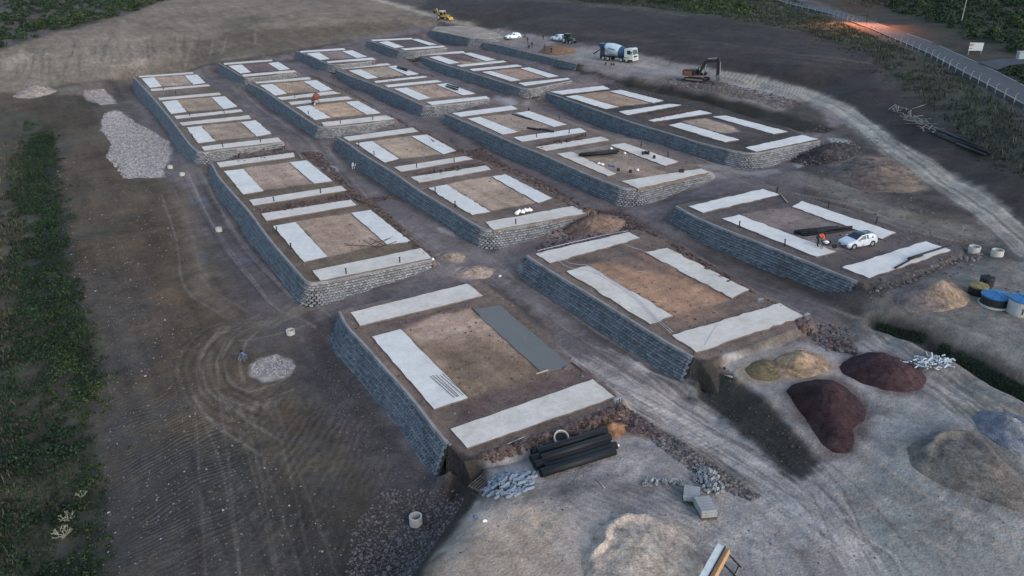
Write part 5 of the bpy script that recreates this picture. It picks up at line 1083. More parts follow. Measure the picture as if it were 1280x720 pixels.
def stack(u, v, nx_, ny_, nz_, rz, label):
    root = empty('block_stack', gpt(u, v), rz=rz, label=label, cat='block stack'); first = None
    for x in (-1, 0, 1): MB().box((x*.42, 0, .06), (.09, ny_*.24+.1, .10)).build('pallet_bearer', wd_, root)
    for k in range(7): MB().box((0, (-.5+k/6)*(ny_*.24), .125), (1.0, .08, .022)).build('pallet_board', wd_, root)
    for iz in range(nz_):
        for iy in range(ny_):
            if first is None: first = o = bevel(MB().box((0, 0, 0), (nx_*.5, .20, .17)).build('block_row', bk, root), .012, 1)
            else: o = first.copy(); COL.objects.link(o); o.parent = root
            o.location = (rr_.uniform(-.02, .02), (iy-(ny_-1)/2)*.235, .225+iz*.185)
    return root
stack(881, 640, 2, 6, 3, .12, 'nearer and larger stack of grey paving blocks on a pallet'); stack(864, 622, 2, 5, 2, -.25, 'farther and lower stack of grey paving blocks on a pallet')
# leaning panel frame, bottom edge
ga, gb = gpt(884, 738), gpt(903, 703); g = (ga+gb)/2; root = empty('propped_panels', g, rz=math.atan2(gb[1]-ga[1], gb[0]-ga[0]), label='white and tan long panels propped on dark legs at the bottom edge', cat='panel frame')
MB().box((0, .28, .92), (3.0, .40, .06), rx=.15).build('white_panel', mat('pale_blue_panel', A('a3b5c4'), noise_s=[(2, .15)]), root)
MB().box((0, .04, .90), (3.05, .05, .10)).build('dark_strip', DARK, root)
MB().box((0, -.13, .72), (3.0, .26, .30), rx=-.3).build('tan_board', mat('tan_board', A('a08468'), noise_s=8), root)
for x in (1.35, .5, -.6): MB().box((x, -.55, .42), (.07, .07, 1.15), rx=-.95).build('leg', DARK, root); MB().box((x, .3, .42), (.07, .07, .9)).build('leg', DARK, root)
MB().box((.4, -.88, .05), (2.2, .06, .06)).build('foot_rail', DARK, root)

# ------------------------------------------------------------------ ROUND TANKS
BLUE = mat('blue_lid', A('2c639c'), rough=.5, noise_s=[(2, .15)]); TW = mat('tank_white', A('8f9aa6'), rough=.6, noise_s=[(2, .15)]); TB = mat('tank_black', (.016, .018, .02), rough=.6); TY = mat('dull_yellow_lid', A('6e6a50'), rough=.7, noise_s=[(2, .2)])
def tank(u, v, r, h, side, lid, label, marks=False, basering=False):
    root = empty('water_tank', gpt(u, v), label=label, cat='tank')
    MB().lathe([(r*.93, 0), (r*.96, h*.1), (r*.97, h*.5), (r*.96, h*.9), (r*.95, h)], 28).build('tank_body', side, root, smooth=False)
    MB().lathe([(r, h), (r*1.03, h+.03), (r*1.03, h+.12), (r*.97, h+.17), (r*.5, h+.25), (r*.2, h+.28), (.01, h+.28)], 28).build('lid', lid, root)
    for k in range(8):
        a = k*math.pi/4; MB().box((math.cos(a)*r*.6, math.sin(a)*r*.6, h+.235), (r*.7, .06, .05), rz=a, ry=.12).build('lid_rib', lid, root)
    MB().tube([(0, 0, h+.25), (0, 0, h+.42)], .12, 8).build('lid_knob', lid, root)
    if basering: MB().hollow((0, 0, 0), (0, 0, .18), r*1.12, .12, 24).build('base_ring', RING, root)
    if marks:
        for k, x in enumerate((-.42, .1, .62)):
            y = -math.sqrt((r*.97)**2-x*x)-.012; a = math.atan2(x, -y)
            MB().box((x, y, h*.62), (.2, .03, .09), rz=a).build('dark_mark', DARK, root); MB().box((x, y, h*.42), (.08, .03, .36), rz=a).build('dark_mark', DARK, root)
    return root
tank(1221, 367, .78, .7, TB, TY, 'low black tank with a dull yellow lid, left of the tanks'); tank(1232, 358, .6, .75, TB, TB, 'small all black tank behind the yellow lidded one')
tank(1242, 381, 1.12, .85, TB, BLUE, 'middle round tank, black sides under a flat blue lid', basering=True); tank(1274, 392, 1.05, 1.3, TW, BLUE, 'white round tank with bright blue lid at the right edge', marks=True)

# ------------------------------------------------------------------ VEHICLES
GLASS = mat('dark_glass', (.012, .015, .02), rough=.12, spec=.7); CHROME = mat('light_metal', (.4, .42, .44), rough=.35, metal=.7); LAMP = mat('clear_lamp', (.6, .62, .62), rough=.2); RED = mat('red_lamp', (.25, .02, .02), rough=.3)
TRIM = mat('black_trim', (.02, .02, .022), rough=.5)
def heading(p, q):
    a, b = gpt(*p), gpt(*q); return (a+b)/2, math.atan2(b[1]-a[1], b[0]-a[0]), np.linalg.norm(b-a)
def wheel(root, x, y, r, wd, name='wheel'):
    w_ = MB().lathe([(r*.6, -wd/2), (r*.93, -wd/2), (r, -wd*.32), (r, wd*.32), (r*.93, wd/2), (r*.6, wd/2)], 20, R=Matrix.Rotation(math.pi/2, 3, 'X')).build(name, DARK, root); w_.location = (x, y, r)
    s = 1 if y > 0 else -1
    MB().lathe([(r*.62, -.02), (r*.6, .015), (r*.2, .03), (.02, .03)], 14, R=Matrix.Rotation(-math.pi/2*s, 3, 'X'), c=(0, s*wd*.5, 0)).build('rim', CHROME, w_); return w_
def car(g, rz, paint, label, k=1., roofdark=True):
    root = empty('parked_car', g, rz=rz, label=label, cat='car', group='cars parked on the site')
    # stations: x, half width, sill z, belt z, roof z, roof half width
    S = [(1.98,.62,.38,.56,.60,.50),(1.90,.76,.24,.66,.72,.62),(1.55,.83,.20,.74,.83,.70),(.95,.85,.20,.86,.95,.72),(.15,.86,.20,.92,1.36,.60),(-.35,.86,.20,.93,1.44,.61),(-1.0,.86,.20,.94,1.42,.60),(-1.52,.85,.22,.95,1.32,.57),(-1.88,.80,.26,.90,.98,.60),(-1.98,.70,.34,.80,.84,.55)]
    def sec(s):
        x, hw, z0, zb, zr, rw = s; h = [(hw*.9, z0), (hw, z0+.15), (hw, (z0+zb)/2+.08), (hw*.965, zb), (rw, zr), (rw*.5, zr+.03)]
        return [(x, y, z) for y, z in h]+[(x, -y, z) for y, z in h[::-1]]
    vs = []; fs = []; ms = []; n = 12
    for s in S: vs += sec(s)
    mb = MB(); 
    for i in range(len(S)-1):
        for j in range(n):
            j2 = (j+1) % n; f = (i*n+j, i*n+j2, (i+1)*n+j2, (i+1)*n+j); roof = j in (4, 5, 6) and 4 <= i <= 6
            fs.append(f); ms.append(1 if roof and roofdark else 0)
    fs += [tuple(range(n))[::-1], tuple(range((len(S)-1)*n, len(S)*n))]; ms += [0, 0]
    mb.v = [tuple(v) for v in vs]; mb.f = fs; mb.m = ms; mb.build('body', [paint, GLASS], root)
    def quad(name, pts, m_=GLASS, th=.0):
        MB().add(pts, [(0, 1, 2, 3)]).build(name, m_, root)
    def pt(s, j): return Vector(sec(s)[j])
    def L(a, b, t): return a+(b-a)*t
    for sg in (1, -1):
        o = Vector((0, .012*sg, .006)); J = (3, 4) if sg > 0 else (8, 7)
        def P(i, t, x=0.):
            a, b = pt(S[i], J[0]), pt(S[i], J[1]); p = L(a, b, t); return p+o+Vector((x, 0, 0))
        quad('side_window', [P(3, .25, -.10), P(5, .08, .05), P(5, .86, .05), P(4, .86, -.02)]); quad('side_window', [P(5, .08, -.05), P(7, .12, .22), P(7, .82, .3), P(5, .86, -.05)])
        MB().box((.02, sg*.872, .58), (.012, .008, .62)).build('door_gap', TRIM, root); MB().box((-.95, sg*.868, .58), (.012, .008, .58)).build('door_gap', TRIM, root)
        MB().box((-.72, sg*.874, .80), (.16, .02, .03)).build('door_handle', paint, root)
        MB().box((.62, sg*.95, .96), (.10, .18, .12)).build('mirror', paint, root)
        MB().box((1.74, sg*.60, .66), (.36, .26, .12), rz=-.35*sg).build('headlight', LAMP, root); MB().box((-1.90, sg*.66, .84), (.10, .22, .24)).build('tail_light', RED, root)
        for x in (1.22, -1.24):
            wheel(root, x, sg*.76, .31, .2); MB().lathe([(.37, -.01), (.37, .012)], 20, R=Matrix.Rotation(math.pi/2, 3, 'X'), c=(x, sg*.862, .33)).build('wheel_arch', TRIM, root)
    a = [pt(S[3], 4)+Vector((-.05, -.03, .06)), pt(S[3], 7)+Vector((-.05, .03, .06)), pt(S[4], 7)+Vector((.02, .03, .055)), pt(S[4], 4)+Vector((.02, -.03, .055))]; quad('windscreen', a)
    a = [pt(S[8], 4)+Vector((.08, -.04, .1)), pt(S[8], 7)+Vector((.08, .04, .1)), pt(S[7], 7)+Vector((-.05, .03, .04)), pt(S[7], 4)+Vector((-.05, -.03, .04))]; quad('rear_window', a)
    MB().box((1.975, 0, .42), (.05, 1.15, .16)).build('grille', TRIM, root); MB().box((2.005, 0, .46), (.01, .48, .10)).build('number_plate', LAMP, root); MB().box((-2.0, 0, .52), (.01, .48, .10)).build('number_plate', LAMP, root)
    root.scale = (k, k, k); return root
SILV = mat('silver_white_paint', (.46, .49, .53), rough=.3, spec=.6)
c, a, L_ = heading((1091.5, 307.5), (1064, 312.5)); print('car wheelbase', L_)
a_, b_ = gpt(1091.5, 307), gpt(1065, 312); nrm = Vector((-(b_-a_)[1], (b_-a_)[0], 0)).normalized()
car((*(Vector(c)+nrm*-.76*.97)[:2], c[2]), a, SILV, 'silver white hatchback with a dark glass roof parked behind the near slab', k=.97)
c, a, _ = heading((704, 51.5), (692, 50)); car(c, a, WHITE, 'white car parked farthest back, beside the dark green tractor', k=1.12, roofdark=False)
c, a, _ = heading((647, 47.5), (636, 49.5)); car(c, a, WHITE, 'white car at the left end of the shelf by the bare terrace', k=1.1, roofdark=False)

# concrete mixer truck: front to the right
c, a, L_ = heading((757, 75), (788, 78)); print('mixer base', L_)
mx = empty('mixer_truck', c, rz=a, label='pale blue concrete mixer truck with white cab and dark blue bands', cat='mixer truck')
PB = mat('pale_blue_drum', A('9db6cf'), rough=.5, noise_s=[(.8, .2), (5, .15)]); DB = mat('dark_blue_paint', A('27466e'), rough=.45); CW = mat('cab_white', (.44, .47, .44), rough=.45, noise_s=[(1.2, .3)])
for s in (-.42, .42): MB().box((-.4, s, .95), (8.2, .12, .28)).build('chassis_rail', TRIM, mx)
for x in (3.0, 1.5, -2.0, -3.3):
    for s in (-1, 1): wheel(mx, x, s*1.02, .52, .36)
MB().prism([(2.35,.75),(4.45,.75),(4.55,1.2),(4.5,1.9),(4.2,3.0),(2.45,3.05),(2.35,2.9)], -1.22, 1.22).build('cab', CW, mx)
MB().add([(4.525,-1.1,1.85),(4.525,1.1,1.85),(4.245,1.05,2.85),(4.245,-1.05,2.85)], [(0,1,2,3)]).build('windscreen', GLASS, mx)
for s in (-1, 1):
    MB().box((3.55, s*1.235, 2.3), (.95, .02, .8)).build('side_window', GLASS, mx); MB().box((4.62, s*.92, 1.05), (.10, .36, .28)).build('headlight', LAMP, mx); MB().box((4.4, s*1.42, 2.3), (.10, .16, .6)).build('mirror', TRIM, mx)
    MB().box((3.0, s*1.12, 1.15), (1.35, .3, .12)).build('wheel_guard', TRIM, mx); MB().box((-2.65, s*1.08, 1.16), (2.7, .36, .06)).build('wheel_guard', TRIM, mx)
MB().box((4.6, 0, .72), (.2, 2.4, .36)).build('bumper', CW, mx); MB().box((4.56, 0, 1.4), (.06, 1.5, .34)).build('grille', TRIM, mx); MB().box((4.05,0,3.1),(.7,2.2,.14),ry=.2).build('sun_visor', CW, mx)
Rd = Matrix.Rotation(math.radians(-90+12), 3, 'Y')
prof = [(.35, -3.5), (.75, -3.3), (1.05, -2.6), (1.25, -1.6), (1.28, -.4), (1.22, .6), (.95, 1.8), (.62, 2.7), (.5, 3.0)]
D0 = Vector((-1.1, 0, 2.55))
def dr(p0, p1, infl=0.):
    q = [(np.interp(h, [x[1] for x in prof], [x[0] for x in prof])+infl, h) for h in np.linspace(p0, p1, 12)]; return MB().lathe(q, 28, R=Rd, c=D0)
dr(-3.5, 3.0).build('drum', PB, mx, smooth=True); dr(-3.15, -1.75, .015).build('drum_band', DB, mx, smooth=True); dr(2.2, 3.02, .015).build('drum_band', DB, mx, smooth=True)
for s in (-1, 1):
    for k in range(8):
        x = -1.9+k*.24; MB().box((x, s*1.36, 2.74-(x+1.1)*.20), (.15, .03, .26)).build('drum_lettering', DB, mx)
MB().box((-4.5, 0, 3.2), (.7, .9, .9), taper=1.5).build('hopper', DB, mx); MB().box((-4.3, 0, 1.9), (.25, 1.6, 2.0)).build('rear_frame', DB, mx)
MB().prism([(-4.6,2.5),(-4.7,2.3),(-6.6,1.05),(-6.7,1.25)], -.22, .22).build('chute', TRIM, mx); MB().box((-4.15, -.9, 1.6), (.06, .5, 2.4)).build('ladder', TRIM, mx)
MB().tube([(2.0, 0, 1.2), (2.0, 0, 2.6)], .3, 10).build('water_tank', CW, mx)
mx.scale = (1.0, 1.0, 1.0)

# excavator: boom to the right
c, a, L_ = heading((856, 100), (886, 103)); ex = empty('excavator', c, rz=a, label='dark brown crawler excavator digging on the shelf, bucket down', cat='excavator')
EB = mat('faded_brown_paint', (.020, .016, .015), rough=.6, noise_s=[(1.5, .3)]); EO = mat('faded_orange_paint', A('66493a'), rough=.6, noise_s=[(2, .3)]); EG = mat('dusty_grey', A('67656a'), rough=.8)
for s in (-1, 1):
    MB().prism([(-2.2,.25),(-2.5,.55),(-2.2,.92),(2.2,.92),(2.5,.55),(2.2,.25),(1.9,.02),(-1.9,.02)], s*1.3-.3, s*1.3+.3).build('track', DARK, ex); MB().box((0, s*1.3, .55), (3.9, .64, .3)).build('track_frame', EG, ex)
MB().lathe([(.8, .8), (.8, 1.1)], 16).build('turntable', TRIM, ex)
MB().box((-.5, 0, 1.22), (4.4, 2.7, .22)).build('deck', EG, ex); MB().prism([(-2.9,1.3),(-2.9,2.3),(-2.6,2.5),(-.2,2.45),(-.2,1.3)], -1.35, 1.35).build('engine_housing', EB, ex)
MB().box((-1.7, -1.365, 1.85), (1.9, .03, .85)).build('orange_side_panel', EO, ex); MB().box((-2.0, 0, 2.52), (1.2, 2.2, .08)).build('top_cover', EG, ex)
MB().prism([(.0,1.3),(.0,3.0),(.3,3.1),(1.3,3.05),(1.7,2.0),(1.7,1.3)], .25, 1.35).build('cab', EB, ex)
MB().box((.75, .235, 2.4), (1.0, .02, 1.0)).build('side_window', LAMP, ex); MB().box((.75, 1.36, 2.4), (1.0, .02, 1.0)).build('side_window', GLASS, ex); MB().add([(1.72,.35,2.0),(1.72,1.25,2.0),(1.34,1.25,3.0),(1.34,.35,3.0)], [(0,1,2,3)]).build('windscreen', GLASS, ex)
MB().prism([(.8,1.5),(.5,1.9),(1.5,4.3),(2.2,4.9),(4.7,4.95),(4.75,4.5),(2.5,4.3),(2.0,3.9)], -.85, -.4).build('boom', EB, ex)
MB().prism([(4.2,5.2),(4.8,5.4),(5.15,4.6),(5.1,1.6),(4.6,1.6),(4.5,4.5)], -.9, -.35).build('stick', EB, ex)
MB().tube([(1.6,-.62,1.7),(2.1,-.62,3.8)], .09, 8).build('ram', CHROME, ex); MB().tube([(2.4,-.62,5.05),(4.3,-.62,5.3)], .09, 8).build('ram', CHROME, ex); MB().tube([(5.2,-.62,4.5),(5.3,-.62,2.2)], .07, 8).build('ram', CHROME, ex)
MB().prism([(4.5,1.8),(5.3,1.85),(5.75,1.2),(5.5,.3),(4.8,.0),(4.1,.3),(4.4,.5),(4.9,.7),(4.8,1.2)], -1.25, -.0).build('bucket', mat('muddy_steel', (.11, .105, .10), rough=.9, noise_s=[(3, .3)]), ex)
for k in range(4): MB().box((4.0, -1.05+k*.28, .2), (.3, .09, .08)).build('tooth', TRIM, ex)
ex.scale = (.92,)*3

# wheel loader / backhoe, far
c, a, L_ = heading((549, 24), (560, 25.5)); bh = empty('backhoe_loader', c, rz=a, label='small yellow backhoe loader at the head of the far earth slope', cat='loader')
YL = mat('yellow_paint', A('a08a4a'), rough=.5)
MB().prism([(-1.2,.9),(-1.2,1.5),(.4,1.5),(1.9,1.35),(1.9,.8)], -.5, .5).build('body', YL, bh); MB().box((-.35, 0, 2.75), (1.7, 1.7, .12)).build('cab_roof', mat('pale_roof', (.5, .5, .45)), bh)
for x in (-1.1, .4):
    for s in (-1, 1): MB().box((x, s*.72, 2.1), (.09, .09, 1.3)).build('cab_post', YL, bh)
MB().box((-.35, 0, 1.95), (1.35, 1.3, .9)).build('cab_glass', GLASS, bh)
for s in (-1, 1): wheel(bh, -1.2, s*.95, .75, .45); wheel(bh, 1.5, s*.85, .48, .35); MB().tube([(.3, s*.8, 1.6), (1.9, s*.8, 1.5), (2.8, s*.8, .6)], .09, 6).build('loader_arm', YL, bh)
MB().prism([(2.7,.9),(2.9,.2),(3.6,.05),(3.65,.15),(3.1,.35),(2.95,.95)], -1.1, 1.1).build('front_bucket', YL, bh)
MB().tube([(-1.8, 0, 1.2), (-2.6, 0, 3.3), (-3.6, 0, 2.6)], .16, 6).build('rear_boom', YL, bh); MB().prism([(-3.4,2.7),(-3.9,2.5),(-3.8,1.7),(-3.3,1.9)], -.3, .3).build('rear_bucket', TRIM, bh)
# dark tractor beside the white car
c, a, L_ = heading((706, 54), (717, 55)); tr = empty('tractor', c, rz=a, label='dark green tractor between the white car and the slope', cat='tractor')
TG = mat('dark_green_paint', (.035, .06, .05), rough=.5)
MB().prism([(-.4,.9),(-.4,1.5),(1.9,1.45),(2.0,.8)], -.4, .4).build('bonnet', TG, tr); MB().box((-.9, 0, 1.75), (1.2, 1.2, 1.1)).build('cab_glass', GLASS, tr); MB().box((-.9, 0, 2.4), (1.5, 1.5, .14)).build('cab_roof', TG, tr); MB().tube([(1.0, .3, 1.4), (1.0, .3, 2.3)], .06, 6).build('exhaust', TRIM, tr)
for s in (-1, 1): wheel(tr, -1.0, s*.9, .8, .45); wheel(tr, 1.4, s*.75, .5, .3); MB().box((-1.0, s*.9, 1.66), (1.2, .5, .08)).build('mudguard', TG, tr)
# small red compactor / mixer on the pad
g = gpt(396, 131); rm = empty('site_mixer', g, rz=.5, label='small rusty red drum mixer standing on a far strip', cat='concrete mixer')
RP = mat('rusty_red_paint', A('643a34'), rough=.7, noise_s=[(3, .3)])
MB().lathe([(.3, -.75), (.62, -.4), (.7, 0), (.6, .5), (.36, .8)], 16, R=Matrix.Rotation(.7, 3, 'Y'), c=(0, 0, 1.75)).build('drum', RP, rm)
for x, y in ((-.7, -.5), (-.7, .5), (.7, -.5), (.7, .5)): MB().tube([(x, y, 0), (x*.4, y, 1.5)], .06, 6).build('leg', RP, rm)
for s in (-1, 1): wheel(rm, -.6, s*.62, .3, .14)
MB().box((-.75, 0, 1.1), (.55, .6, .55)).build('engine_box', TRIM, rm); MB().tube([(.1, .75, 1.5), (.1, .75, 2.4)], .04, 6).build('handle', TRIM, rm); rm.scale = (.9,)*3

# ------------------------------------------------------------------ PEOPLE
SKIN = mat('skin', (.28, .17, .12), rough=.7); HAIR = mat('dark_hair', (.012, .01, .009), rough=.8)
def cloth(n_, c_): return mat(n_, c_, rough=.95, noise_s=[(9, .15)])
def person(u, v, top, legs, pose, rz, label, scale=1., lift=0., hat=None):
    root = empty('person', gpt(u, v, lift), rz=rz, label=label, cat='person')
    J = {}; 
    if pose == 'stand': J = dict(pel=(0,0,.95), ch=(.02,0,1.35), nk=(.02,0,1.50), hd=(.03,0,1.64), shL=(0,.19,1.42), shR=(0,-.19,1.42), elL=(.03,.27,1.13), elR=(-.02,-.26,1.13), haL=(.12,.26,.88), haR=(.10,-.27,.88), hiL=(0,.10,.92), hiR=(0,-.10,.92), knL=(.05,.13,.50), knR=(-.03,-.12,.50), anL=(-.02,.14,.09), anR=(-.08,-.13,.09))
    elif pose == 'walk': J = dict(pel=(0,0,.93), ch=(.06,0,1.33), nk=(.08,0,1.48), hd=(.11,0,1.62), shL=(.05,.19,1.40), shR=(.05,-.19,1.40), elL=(.20,.24,1.14), elR=(-.12,-.25,1.14), haL=(.38,.20,1.0), haR=(-.05,-.26,.90), hiL=(0,.10,.90), hiR=(0,-.10,.90), knL=(-.02,.12,.48), knR=(.20,-.11,.52), anL=(-.28,.12,.14), anR=(.22,-.12,.09))
    elif pose == 'bend': J = dict(pel=(-.18,0,.86), ch=(.20,0,1.10), nk=(.34,0,1.12), hd=(.48,0,1.10), shL=(.27,.19,1.10), shR=(.27,-.19,1.10), elL=(.36,.24,.82), elR=(.38,-.24,.82), haL=(.50,.14,.58), haR=(.52,-.12,.58), hiL=(-.16,.10,.84), hiR=(-.16,-.10,.84), knL=(.02,.15,.47), knR=(-.04,-.14,.47), anL=(-.06,.15,.09), anR=(-.12,-.14,.09))
    else: J = dict(pel=(-.1,0,.42), ch=(.12,0,.78), nk=(.20,0,.92), hd=(.26,0,1.05), shL=(.14,.19,.84), shR=(.14,-.19,.84), elL=(.34,.26,.62), elR=(.34,-.24,.62), haL=(.52,.16,.42), haR=(.52,-.10,.40), hiL=(-.08,.11,.42), hiR=(-.08,-.11,.42), knL=(.32,.20,.50), knR=(.28,-.18,.48), anL=(.12,.18,.09), anR=(-.02,-.16,.12))
    J['ftL'] = tuple(np.add(J['anL'], (.17, 0, -.05))); J['ftR'] = tuple(np.add(J['anR'], (.17, 0, -.05)))
    for s in 'LR': J['fg'+s] = tuple(np.add(J['ha'+s], (.05, 0, -.09)))
    rad = dict(pel=.15, ch=.155, nk=.065, hd=.105, sh=.075, el=.05, ha=.036, fg=.03, hi=.10, kn=.065, an=.05, ft=.045)
    J['crown'] = tuple(np.add(J['hd'], (.0, 0, .09))); rad['cr'] = .08
    ks = list(J); ed = [('pel','ch'),('ch','nk'),('nk','hd'),('hd','crown'),('ch','shL'),('ch','shR'),('shL','elL'),('shR','elR'),('elL','haL'),('elR','haR'),('haL','fgL'),('haR','fgR'),('pel','hiL'),('pel','hiR'),('hiL','knL'),('hiR','knR'),('knL','anL'),('knR','anR'),('anL','ftL'),('anR','ftR')]
    me = bpy.data.meshes.new('body'); me.from_pydata([J[k] for k in ks], [(ks.index(a), ks.index(b)) for a, b in ed], [])
    o = bpy.data.objects.new('body', me); COL.objects.link(o); o.modifiers.new('skin', 'SKIN'); 
    bm_lay = me.skin_vertices[0] if len(me.skin_vertices) else None
    if bm_lay is None:
        import bmesh; bm = bmesh.new(); bm.from_mesh(me); bm.verts.layers.skin.verify(); bm.to_mesh(me); bm.free(); bm_lay = me.skin_vertices[0]
    for i, k in enumerate(ks):
        r = rad[k[:2]] if k[:2] in rad else rad.get(k, .08)
        if k in ('pel',): r = rad['pel']
        bm_lay.data[i].radius = (r, r); bm_lay.data[i].use_root = (k == 'pel')
    ss = o.modifiers.new('sub', 'SUBSURF'); ss.levels = 1; ss.render_levels = 1
    dg = bpy.context.evaluated_depsgraph_get(); m2 = bpy.data.meshes.new_from_object(o.evaluated_get(dg)); o.modifiers.clear(); o.data = m2; o.parent = root
    for mm in (top, legs, SKIN, DARK): m2.materials.append(mm)
    KK = {k: Vector(J[k]) for k in ks}
    grp = {'pel': 1, 'ch': 0, 'nk': 2, 'hd': 2, 'cr': 2, 'sh': 0, 'el': 0, 'ha': 2, 'fg': 2, 'hi': 1, 'kn': 1, 'an': 1, 'ft': 3}
    for p in m2.polygons:
        cc = p.center; k = min(ks, key=lambda q: (KK[q]-cc).length); p.material_index = grp.get(k, grp.get(k[:2], 0)); p.use_smooth = True
    hd = KK['hd']
    if hat: MB().lathe([(.15, 0), (.125, .03), (.12, .10), (.07, .15), (.01, .16)], 14, c=hd+Vector((0, 0, .05))).build('helmet', hat, root)
    else: MB().lathe([(.118, -.05), (.125, .03), (.11, .10), (.06, .145), (.01, .15)], 12, c=hd+Vector((-.015, 0, .02))).build('hair', HAIR, root)
    MB().box(hd+Vector((.108, 0, -.01)), (.03, .025, .04)).build('nose', SKIN, root)
    for s in (-1, 1): MB().box(hd+Vector((.097, .036*s, .02)), (.015, .022, .012)).build('eye', HAIR, root)
    root.scale = (scale,)*3; return root
BK = cloth('black_cloth', (.012, .012, .014)); NV = cloth('navy_cloth', (.018, .022, .04)); GY = cloth('grey_cloth', (.08, .08, .09)); WT_ = cloth('white_cloth', (.55, .57, .6)); OR = cloth('orange_cloth', A('c0573f')); BR = cloth('brown_cloth', (.05, .035, .03))
person(656, 48, BK, BK, 'walk', .3, 'person in black standing nearest the left white car'); person(659.5, 54.5, BK, NV, 'stand', -1.0, 'person in dark clothes just below the group by the white car')
person(665, 60, NV, BK, 'stand', 2.4, 'person in navy standing behind the crouching pair'); person(660.5, 61, BK, BK, 'squat', -.4, 'person in black crouching over the white sacks'); person(679, 50, BR, BK, 'stand', -1.8, 'person in brown standing alone left of the parked white car')
person(681, 64, BR, BK, 'stand', -1.3, 'person in dark brown in front of the orange earth heap'); person(689, 67.5, BK, BK, 'stand', -2.2, 'person in black at the right corner of the earth heap')
person(1022, 309.5, OR, NV, 'bend', .0, 'person in an orange top bending over on the slab by the car', scale=1.12, lift=SLABZ)
person(442, 212, WT_, WT_, 'bend', -.8, 'person in pale clothes at the foot of the second row wall', scale=1.0)
person(307.5, 452, cloth('blue_cloth', A('3a5f94')), GY, 'squat', -2.4, 'person in blue crouching beside the pale gravel patch', scale=1.1)
# white sacks and odds and ends
def sack(u, v, label, mt_, lift=0., k=1., group=None):
    g = gpt(u, v, lift); V_ = []; mb = MB(); mb.lathe([(.02, 0), (.28, .03), (.36, .14), (.30, .28), (.12, .36), (.06, .46)], 10); o = mb.build('sack', mt_, smooth=True, label=label, cat='sack', group=group); o.location = g; o.scale = (k*1.15, k*.8, k); o.rotation_euler.z = random.random()*3; return o
WS = mat('white_sack', A('c8cede'), rough=.9, noise_s=[(6, .15)]); BS = mat('blue_bag', A('4c618c'), rough=.7, noise_s=[(5, .2)])
for u, v, lab in ((646,269,'white sack at the left end of the row on the near strip'),(649.5,267,'second white sack from the left in the row'),(653,267.5,'middle white sack of the row on the near strip'),(657,265.5,'fourth white sack from the left in the row'),(662,265,'white sack at the right end of the row')): sack(u, v, lab, WS, .1, 1.0, 'white sacks in a row on the near strip')
for u, v, lab, m_ in ((749,206,'white bag standing on the left strip beside black pipes',WS),(753,207,'second white bag on the left strip, lower right of the first',WS),(762,208,'blue bag on the strip below the black pipes',BS),(767,209,'dark blue bag right of the other bags',BS),(797,214,'white bag on the sand right of the black bucket',WS),(781,193,'white bag at the right end of the black pipe heap',WS),(764,187,'white bag behind the black pipe heap',WS)): sack(u, v, lab, m_, .05, .75)
def bucket(u, v, label, lift=0., k=1.):
    o = MB().hollow((0, 0, 0), (0, 0, .42), .22, .02, 14).build('bucket', TB, label=label, cat='bucket'); o.location = gpt(u, v, lift); o.scale = (k,)*3; MB().lathe([(.21, 0), (.21, .02)], 12).build('bottom', TB, o)
for u, v, lab, lf in ((788,216,'black bucket standing on the sand, left of a white bag',0),(773,214,'black bucket near the lower end of the left strip',0),(803.5,194.5,'left black bucket on the right strip, bag pad',.2),(806.5,194,'middle black bucket on the right strip, bag pad',.2),(810,194.5,'right black bucket on the right strip, bag pad',.2),(817.5,199.5,'single black bucket near the end of the right strip',.2),(850,217,'left of two black buckets on the near strip',.2),(853,217,'right of two black buckets on the near strip',.2),(661,139.5,'black bucket on the right strip beside a thin pipe',.2),(757,80.5,'left black bucket below the mixer truck',0),(764,81.5,'middle black bucket below the mixer truck',0),(767,81.5,'right black bucket below the mixer truck',0)): bucket(u, v, lab, lf, .95)
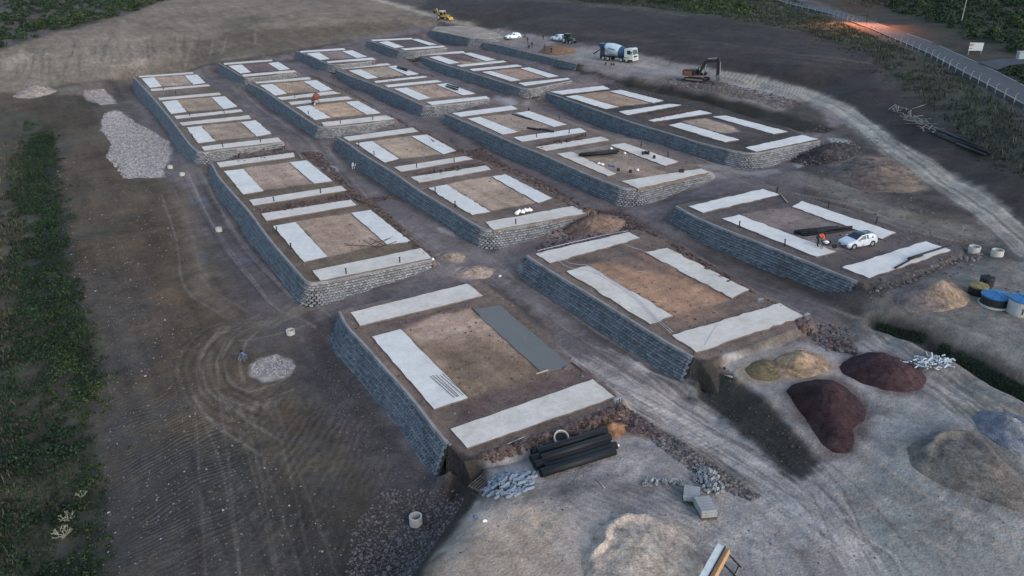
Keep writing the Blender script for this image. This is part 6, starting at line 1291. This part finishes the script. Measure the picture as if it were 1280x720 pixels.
# wheelbarrow by the orange worker
g = gpt(1031, 312, SLABZ); wb = empty('wheelbarrow', g, rz=-.2, label='dark wheelbarrow with pale load beside the orange topped worker', cat='wheelbarrow')
MB().add([(-.4,-.28,.6),(.4,-.28,.6),(.4,.28,.6),(-.4,.28,.6),(-.22,-.15,.32),(.2,-.15,.32),(.2,.15,.32),(-.22,.15,.32)], [(0,1,5,4),(1,2,6,5),(2,3,7,6),(3,0,4,7),(4,5,6,7)]).build('tray', TB, wb); MB().lathe([(.3, .5), (.22, .6), (.05, .68)], 10).build('load', WS, wb)
for s in (-1, 1): MB().tube([(.75, s*.05, .2), (-.2, s*.22, .36), (-.95, s*.28, .6)], .025, 5).build('handle', TRIM, wb); MB().tube([(-.25, s*.2, .36), (-.32, s*.22, 0)], .025, 5).build('leg', TRIM, wb)
w_ = wheel(wb, .72, .001, .2, .08); wb.scale = (1.2,)*3

# ------------------------------------------------------------------ LITTER
PW = mat('pale_lath', (.30, .26, .20), rough=.9)
for p, q, r, m_, lab in (((634,557),(655,548),.05,PW,'long pale lath on the rubble above the black pipes'), ((670,469),(685,464),.09,PW,'short pale board at the near end of the wet grey strip'), ((715,455),(728,465),.07,STEEL,'dark plank at the near right corner of the wet grey strip'),
                         ((590,386),(600,396),.05,STEEL,'thin rod at the far left corner of the wet grey strip'), ((858,430),(868,440),.06,PW,'short lath on the near strip of the orange earth pad'), ((975,243),(984,254),.09,PW,'pale boards at the far end of the strip behind the car'), ((370,190),(378,199),.08,PW,'pale plank at the far right corner of the left middle terrace'),
                         ((905,470),(915,473),.08,PW,'pale stick beside the olive sand pile'), ((745,600),(756,612),.05,PW,'short stick on the yard below the black pipes')):
    rod('plank' if m_ is PW else 'rod', p, q, r, m_, lab, 'plank' if m_ is PW else 'rod', lift=.12, n=4)
sack(594, 647, 'small blue bag on the pale yard left of the sand mound', BS, .0, .45); sack(606, 652, 'small white scrap bag on the pale yard beside a blue one', WS, .0, .4); sack(771, 558, 'white bag at the right end of the big black pipes', WS, .0, .5); sack(541, 325, 'white bag at the near corner of the left middle terrace', WS, .0, .6); sack(625, 346, 'white bag beside the pale sand heap above the front foundation', WS, .0, .5)
for u, v, lab in ((771, 503, 'square pale block with a hole at the right end of the near strip'), (1008, 397, 'pale slab fragment right of the orange earth pad strip'), (950, 378, 'pale block beside the right strip of the orange earth pad')):
    o = b0.copy(); COL.objects.link(o); o.location = gpt(u, v, .15); o.rotation_euler = (1.5, 0, .6); o.scale = (1.6, 2.2, 1.4); tag(o, lab, 'block'); del o['group']
